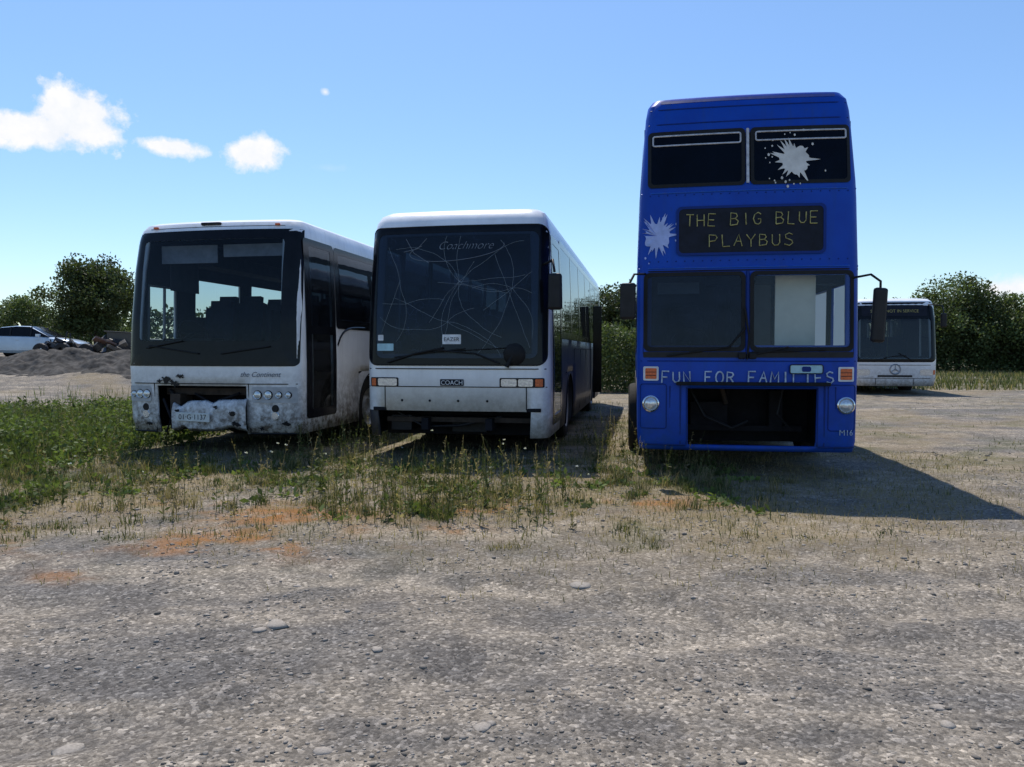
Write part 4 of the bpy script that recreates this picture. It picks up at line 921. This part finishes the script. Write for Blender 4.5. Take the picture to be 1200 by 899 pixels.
def leafquads(P0,size,cols,up=.5,asp=.5):
    n=len(P0); d=rng.normal(0,1,(n,3)); d[:,2]=np.abs(d[:,2])*up; d/=np.linalg.norm(d,axis=1)[:,None]
    s=np.cross(d,rng.normal(0,1,(n,3))); s/=np.linalg.norm(s,axis=1)[:,None]+1e-9
    L_=size[:,None]; 
    V=np.stack([P0,P0+d*L_*.5+s*L_*asp*.5,P0+d*L_,P0+d*L_*.5-s*L_*asp*.5],1)
    F=np.arange(4*n).reshape(n,4); return V.reshape(-1,3),F,np.repeat(cols,4,0)
SV=[];SF=[];SC=[];off=0
def stalks(n,xr,yr,hr,dens,leafy=8,dry=.5):
    global off
    x,y=pick(n,xr,yr,dens)
    m_=len(x); z=GH(x,y); h=rng.uniform(hr[0],hr[1],m_); lean=rng.normal(0,.12,(m_,2))*h[:,None]
    c=green(m_,dry,.05,.12)
    for k,(a,b) in enumerate(((0,.5),(.5,1))):
        w_=.0032*(1-.4*k)
        p0=np.stack([x+lean[:,0]*a**2,y+lean[:,1]*a**2,z+h*a],1); p1=np.stack([x+lean[:,0]*b**2,y+lean[:,1]*b**2,z+h*b],1)
        for dv in (np.array([1,0,0]),np.array([0,1,0])):
            V=np.stack([p0-dv*w_,p0+dv*w_,p1+dv*w_*.8,p1-dv*w_*.8],1).reshape(-1,3)
            SV.append(V);SF.append(np.arange(4*m_).reshape(m_,4)+off);SC.append(np.repeat(c,4,0)); off+=4*m_
    t=rng.random((m_,leafy))**.8; 
    P0=np.stack([(x[:,None]+lean[:,0:1]*t**2),(y[:,None]+lean[:,1:2]*t**2),(z[:,None]+h[:,None]*t)],2).reshape(-1,3)
    sz=(.05*(1-t)+.018).reshape(-1)*rng.uniform(.6,1.4,m_*leafy)
    V,F,C=leafquads(P0,sz,np.repeat(c,leafy,0)*rng.uniform(.8,1.3,(m_*leafy,1)),1.0,.35)
    SV.append(V);SF.append(F+off);SC.append(C);off+=len(V)
stalks(460,(-1.75,.55),(6.3,8.8),(.12,.56),lambda x,y:.2+.75*ss(.4,.6,fbm(x,y,2,3)),12,.4)
stalks(420,(-4.8,-1.6),(6.5,9.6),(.10,.44),lambda x,y:.7*ss(.36,.58,fbm(x,y,2,7)),12,.35)
stalks(1200,(-10.5,-5.1),(8.8,18),(.18,.55),lambda x,y:.7*np.ones(len(x)),16,.15)
stalks(150,(1.0,2.2),(8.2,12),(.2,.6),lambda x,y:.7*np.ones(len(x)),14,.4)
stalks(140,(-2.9,-1.9),(9.6,14),(.2,.6),lambda x,y:.8*np.ones(len(x)),14,.2)
nr=3200; x,y=pick(nr,(-12.5,-5.0),(8.8,19),lambda x,y:ss(.32,.55,fbm(x,y,1.1,6))*ss(.0,.4,zones(x,y)[0]))
x2,y2=pick(600,(-6.5,3),(6.2,9.8),lambda x,y:zones(x,y)[0]*.8); hh_=np.concatenate([rng.uniform(.05,.40,len(x)),rng.uniform(.0,.06,len(x2))]); x=np.append(x,x2);y=np.append(y,y2)
per=26; P0=np.stack([np.repeat(x,per)+rng.normal(0,.09,len(x)*per),np.repeat(y,per)+rng.normal(0,.09,len(x)*per),np.repeat(GH(x,y),per)+np.repeat(hh_,per)*rng.random(len(x)*per)],1)
sz=rng.uniform(.03,.10,len(P0)); g=np.repeat(rng.uniform(.06,.18,len(x)),per)*rng.uniform(.8,1.2,len(P0)); C0=np.stack([g*.82,g*1.10,g*.32],1)
V,F,C=leafquads(P0,sz,C0,.8,.55); SV.append(V);SF.append(F+off);SC.append(C);off+=len(V)
x,y=pick(30,(-5,1),(7,9.5),lambda x,y:.5*np.ones(len(x))); P0=np.stack([x,y,GH(x,y)+rng.uniform(.2,.5,len(x))],1)
P0=np.repeat(P0,7,0); V,F,C=leafquads(P0,np.full(len(P0),.02),np.full((len(P0),3),.6),1,.8); SV.append(V);SF.append(F+off);SC.append(C);off+=len(V)
fastmesh('weeds',np.concatenate(SV),np.concatenate(SF),[BLADE],col=np.concatenate(SC))

def tree(name,x,y,H,R,nl=14000,seed=0,ls=.15,zb=.12,bright=1.0,ncl=60,sx=1.0):
    r=np.random.default_rng(seed); z0=float(GH(x,y))
    P=empty(name,(x,y,z0)); mb=MB(); th=H*.45
    mb.tube([(0,0,-.1),(.05*H*.2,0,th*.4),(-.03*H*.3,.05,th),(0,0,H*.8)],[.05*H*.5,.035*H*.5,.025*H*.5,.01*H*.5],10)
    ctr=[]
    for k in range(ncl):
        while True:
            p=r.uniform(-1,1,3)
            if np.linalg.norm(p)<=1 and np.linalg.norm(p)>.25: break
        zc=H*(zb+(1-zb)/2)+p[2]*H*(1-zb)/2*.88
        wob=1+.18*math.sin(3*math.atan2(p[1],p[0])+seed)+.12*math.sin(zc*2+seed)
        ctr.append((p[0]*R*.85*wob*sx,p[1]*R*.85*wob,zc))
    ctr=np.array(ctr)
    for k in range(14):
        c=ctr[k]; s=(0,0,th*(.35+.6*k/14)); mid=((c[0])*.5,(c[1])*.5,(s[2]+c[2])/2+.1)
        mb.tube([s,mid,tuple(c)],[.02*H*.5,.012*H*.5,.004*H*.5],6)
    mb.obj('trunk_and_limbs',[BARK],P,smooth=60)
    cs=r.uniform(.15,.32,ncl)*R; cl=r.integers(0,ncl,nl); 
    dirs=r.normal(0,1,(nl,3)); dirs/=np.linalg.norm(dirs,axis=1)[:,None]; rad=r.random(nl)**.45
    p=ctr[cl]+dirs*(rad*cs[cl]*1.25)[:,None]*np.array([1.1,1.1,.85]); p[:,2]=np.maximum(p[:,2],.03)
    tone=r.uniform(.6,1.35,ncl)[cl]*bright
    g=r.uniform(.05,.105,nl)*tone; c=np.stack([g*.80,g*1.05,g*.38],1)
    V,F,C=leafquads(p,r.uniform(.6,1.3,nl)*ls,c,1.0,.65)
    fastmesh('foliage',V,F,[LEAF],col=C,parent=P)
tree('tree',-24.9,46,5.5,2.85,28000,3,.17,zb=.06,bright=1.05,ncl=110)
tree('tree.001',-35.5,56,3.6,2.4,8000,4,.17,bright=1.5,ncl=35)
tree('tree.002',-31.5,58,3.0,2.2,6000,14,.17,bright=1.5,ncl=30)
tree('tree.003',5.0,36,4.5,2.4,18000,5,.14,zb=.03,bright=.9,ncl=90)
tree('tree.004',2.2,38,4.2,2.4,8000,6,.14,bright=.9)
tree('tree.005',7.8,40,4.2,2.4,8000,16,.14,bright=.9)
for i,(px,d_,Hh,R_,b_) in enumerate(((1085,51,5.3,2.9,1.25),(1122,50,6.2,3.3,1.3),(1160,52,5.5,3.0,1.25),(1196,49,4.9,2.9,1.5),(1240,50,4.8,2.7,1.3),(1290,52,5.5,3,1.2),(1040,54,5.0,2.8,1.1),(990,55,5,2.8,1.1))):
    tree('tree.%03d'%(6+i),(px-600)/900*d_,d_,Hh,R_,17000 if i<4 else 7000,20+i,.18,zb=.02,bright=b_,ncl=85)
def hedge(name,pts,hgt,wid,nl,seed,ls,bright=1.0):
    r=np.random.default_rng(seed); pts=np.array(pts,dtype=float)
    seg=np.linalg.norm(np.diff(pts,axis=0),axis=1); cum=np.r_[0,np.cumsum(seg)]; t=r.random(nl)*cum[-1]
    x=np.interp(t,cum,pts[:,0]); y=np.interp(t,cum,pts[:,1])
    top=hgt*(.6+.7*fbm(t,np.zeros(nl),.35 if hgt>2 else .8,seed)); a=r.uniform(0,math.pi,nl); q=r.random(nl)**.35
    wv=wid*(.7+.6*fbm(t,np.zeros(nl)+3,.6,seed+2))
    p=np.stack([x+r.normal(0,.1,nl),y+np.cos(a)*q*wv,GH(x,y)+np.abs(np.sin(a))*q*top],1)
    tone=(.55+.9*fbm(x+p[:,2],y+p[:,1],1.4,seed+7))*bright; g=r.uniform(.05,.10,nl)*tone; c=np.stack([g*.80,g*1.05,g*.36],1)
    V,F,C=leafquads(p,r.uniform(.6,1.3,nl)*ls,c,1.0,.65); fastmesh(name,V,F,[LEAF],col=C)
hedge('hedge',[(1.8,28.5),(7.5,27.5)],2.1,1.3,26000,31,.11,1.5)
hedge('hedgerow',[(-120,75),(-60,68),(-20,66),(20,66),(60,60),(120,70)],3.4,2.2,50000,32,.42,1.1)
hedge('hedge.001',[(18,50),(60,47)],1.2,1.2,14000,33,.2,1.3)

# ================================================================== SKY / SUN / CAMERA
sd=Vector((.64,-2.35,-4.3)).normalized(); elev=math.asin(-sd.z); az=math.atan2(-sd.x,-sd.y)
STR=.14
W=bpy.data.worlds.new('World'); scene.world=W; W.use_nodes=True; N=W.node_tree.nodes; L=W.node_tree.links
bg=N['Background']; sky=N.new('ShaderNodeTexSky'); sky.sky_type='NISHITA'; sky.sun_disc=False
sky.sun_elevation=elev; sky.sun_rotation=az; sky.altitude=0; sky.air_density=1.1; sky.dust_density=.2; sky.ozone_density=1.8
hs=N.new('ShaderNodeHueSaturation'); hs.inputs['Saturation'].default_value=1.15; hs.inputs['Value'].default_value=1.08; L.new(sky.outputs[0],hs.inputs['Color'])
tc=N.new('ShaderNodeTexCoord'); dirv=tc.outputs['Generated']
sz_=N.new('ShaderNodeSeparateXYZ'); L.new(dirv,sz_.inputs[0])
hz_=ramp(N,L,sz_.outputs[2],[(0,(.72,.83,.98)),(.12,(.84,.90,1.0)),(.40,(1.05,1.02,1.06))])
skyc=mixc(N,L,1.0,hs.outputs[0],hz_,'MULTIPLY')
pitch=math.radians(2.386)
def cdir(px,py):
    v=Vector(((px-600)/900,1,(449.5-py)/900)); v=Matrix.Rotation(-pitch,3,'X')@v; return v.normalized()
def dot(vec):
    n=N.new('ShaderNodeVectorMath'); n.operation='DOT_PRODUCT'; L.new(dirv,n.inputs[0]); n.inputs[1].default_value=vec; return n.outputs['Value']
n1=noise(N,L,dirv,30,8,.62); n2=noise(N,L,dirv,12,3,.5)
nn=math_(N,L,'ADD',math_(N,L,'MULTIPLY',math_(N,L,'SUBTRACT',n1,.5),2.0),math_(N,L,'MULTIPLY',math_(N,L,'SUBTRACT',n2,.5),.6))
tot=None
for px,py,a,b,soft in ((22,150,46,19,.45),(86,138,46,33,.4),(112,154,28,17,.5),(60,152,38,22,.5),(204,173,35,11,.5),(297,180,33,19,.5),(381,108,5,4,1.3),(385,197,22,5,2.0),(1185,338,46,15,.7)):
    c=cdir(px,py); rt=c.cross(Vector((0,0,1))).normalized(); up=rt.cross(c).normalized()
    k=1/900
    fw=dot(c); r_=math_(N,L,'DIVIDE',dot(rt),fw); u_=math_(N,L,'DIVIDE',dot(up),fw)
    r_=math_(N,L,'DIVIDE',r_,a*k*1.05); u_=math_(N,L,'DIVIDE',u_,b*k*1.05)
    dd=math_(N,L,'SQRT',math_(N,L,'ADD',math_(N,L,'MULTIPLY',r_,r_),math_(N,L,'MULTIPLY',u_,u_)))
    dd=math_(N,L,'SUBTRACT',dd,nn)
    mk=math_(N,L,'DIVIDE',math_(N,L,'SUBTRACT',1.0,dd),soft,clamp=True)
    mk=math_(N,L,'MULTIPLY',mk,math_(N,L,'GREATER_THAN',fw,.5))
    if soft>1.5: mk=math_(N,L,'MULTIPLY',mk,.25)
    tot=mk if tot is None else math_(N,L,'MAXIMUM',tot,mk)
k=1/STR
cloudc=mixc(N,L,ramp(N,L,n1,[(.35,0),(.6,1)]),(.88*k,.92*k,.98*k),(1.0*k,1.0*k,1.02*k))
colr=mixc(N,L,tot,skyc,cloudc); L.new(colr,bg.inputs[0]); bg.inputs[1].default_value=STR
sl=bpy.data.lights.new('sun','SUN'); sl.energy=5; sl.angle=math.radians(.5); sl.color=(1,.95,.87)
so=bpy.data.objects.new('sun',sl); so.rotation_euler=sd.to_track_quat('-Z','Y').to_euler(); so.location=(-5,20,40); COL.objects.link(so)
cam=bpy.data.cameras.new('camera'); cam.lens=27; cam.sensor_width=36; cam.clip_end=2000; cam.clip_start=.05
co=bpy.data.objects.new('camera',cam); co.location=(0,0,1.45); co.rotation_euler=(math.pi/2-pitch,0,0); COL.objects.link(co); scene.camera=co
scene.view_settings.view_transform='Standard'; scene.view_settings.look='None'; scene.view_settings.exposure=0
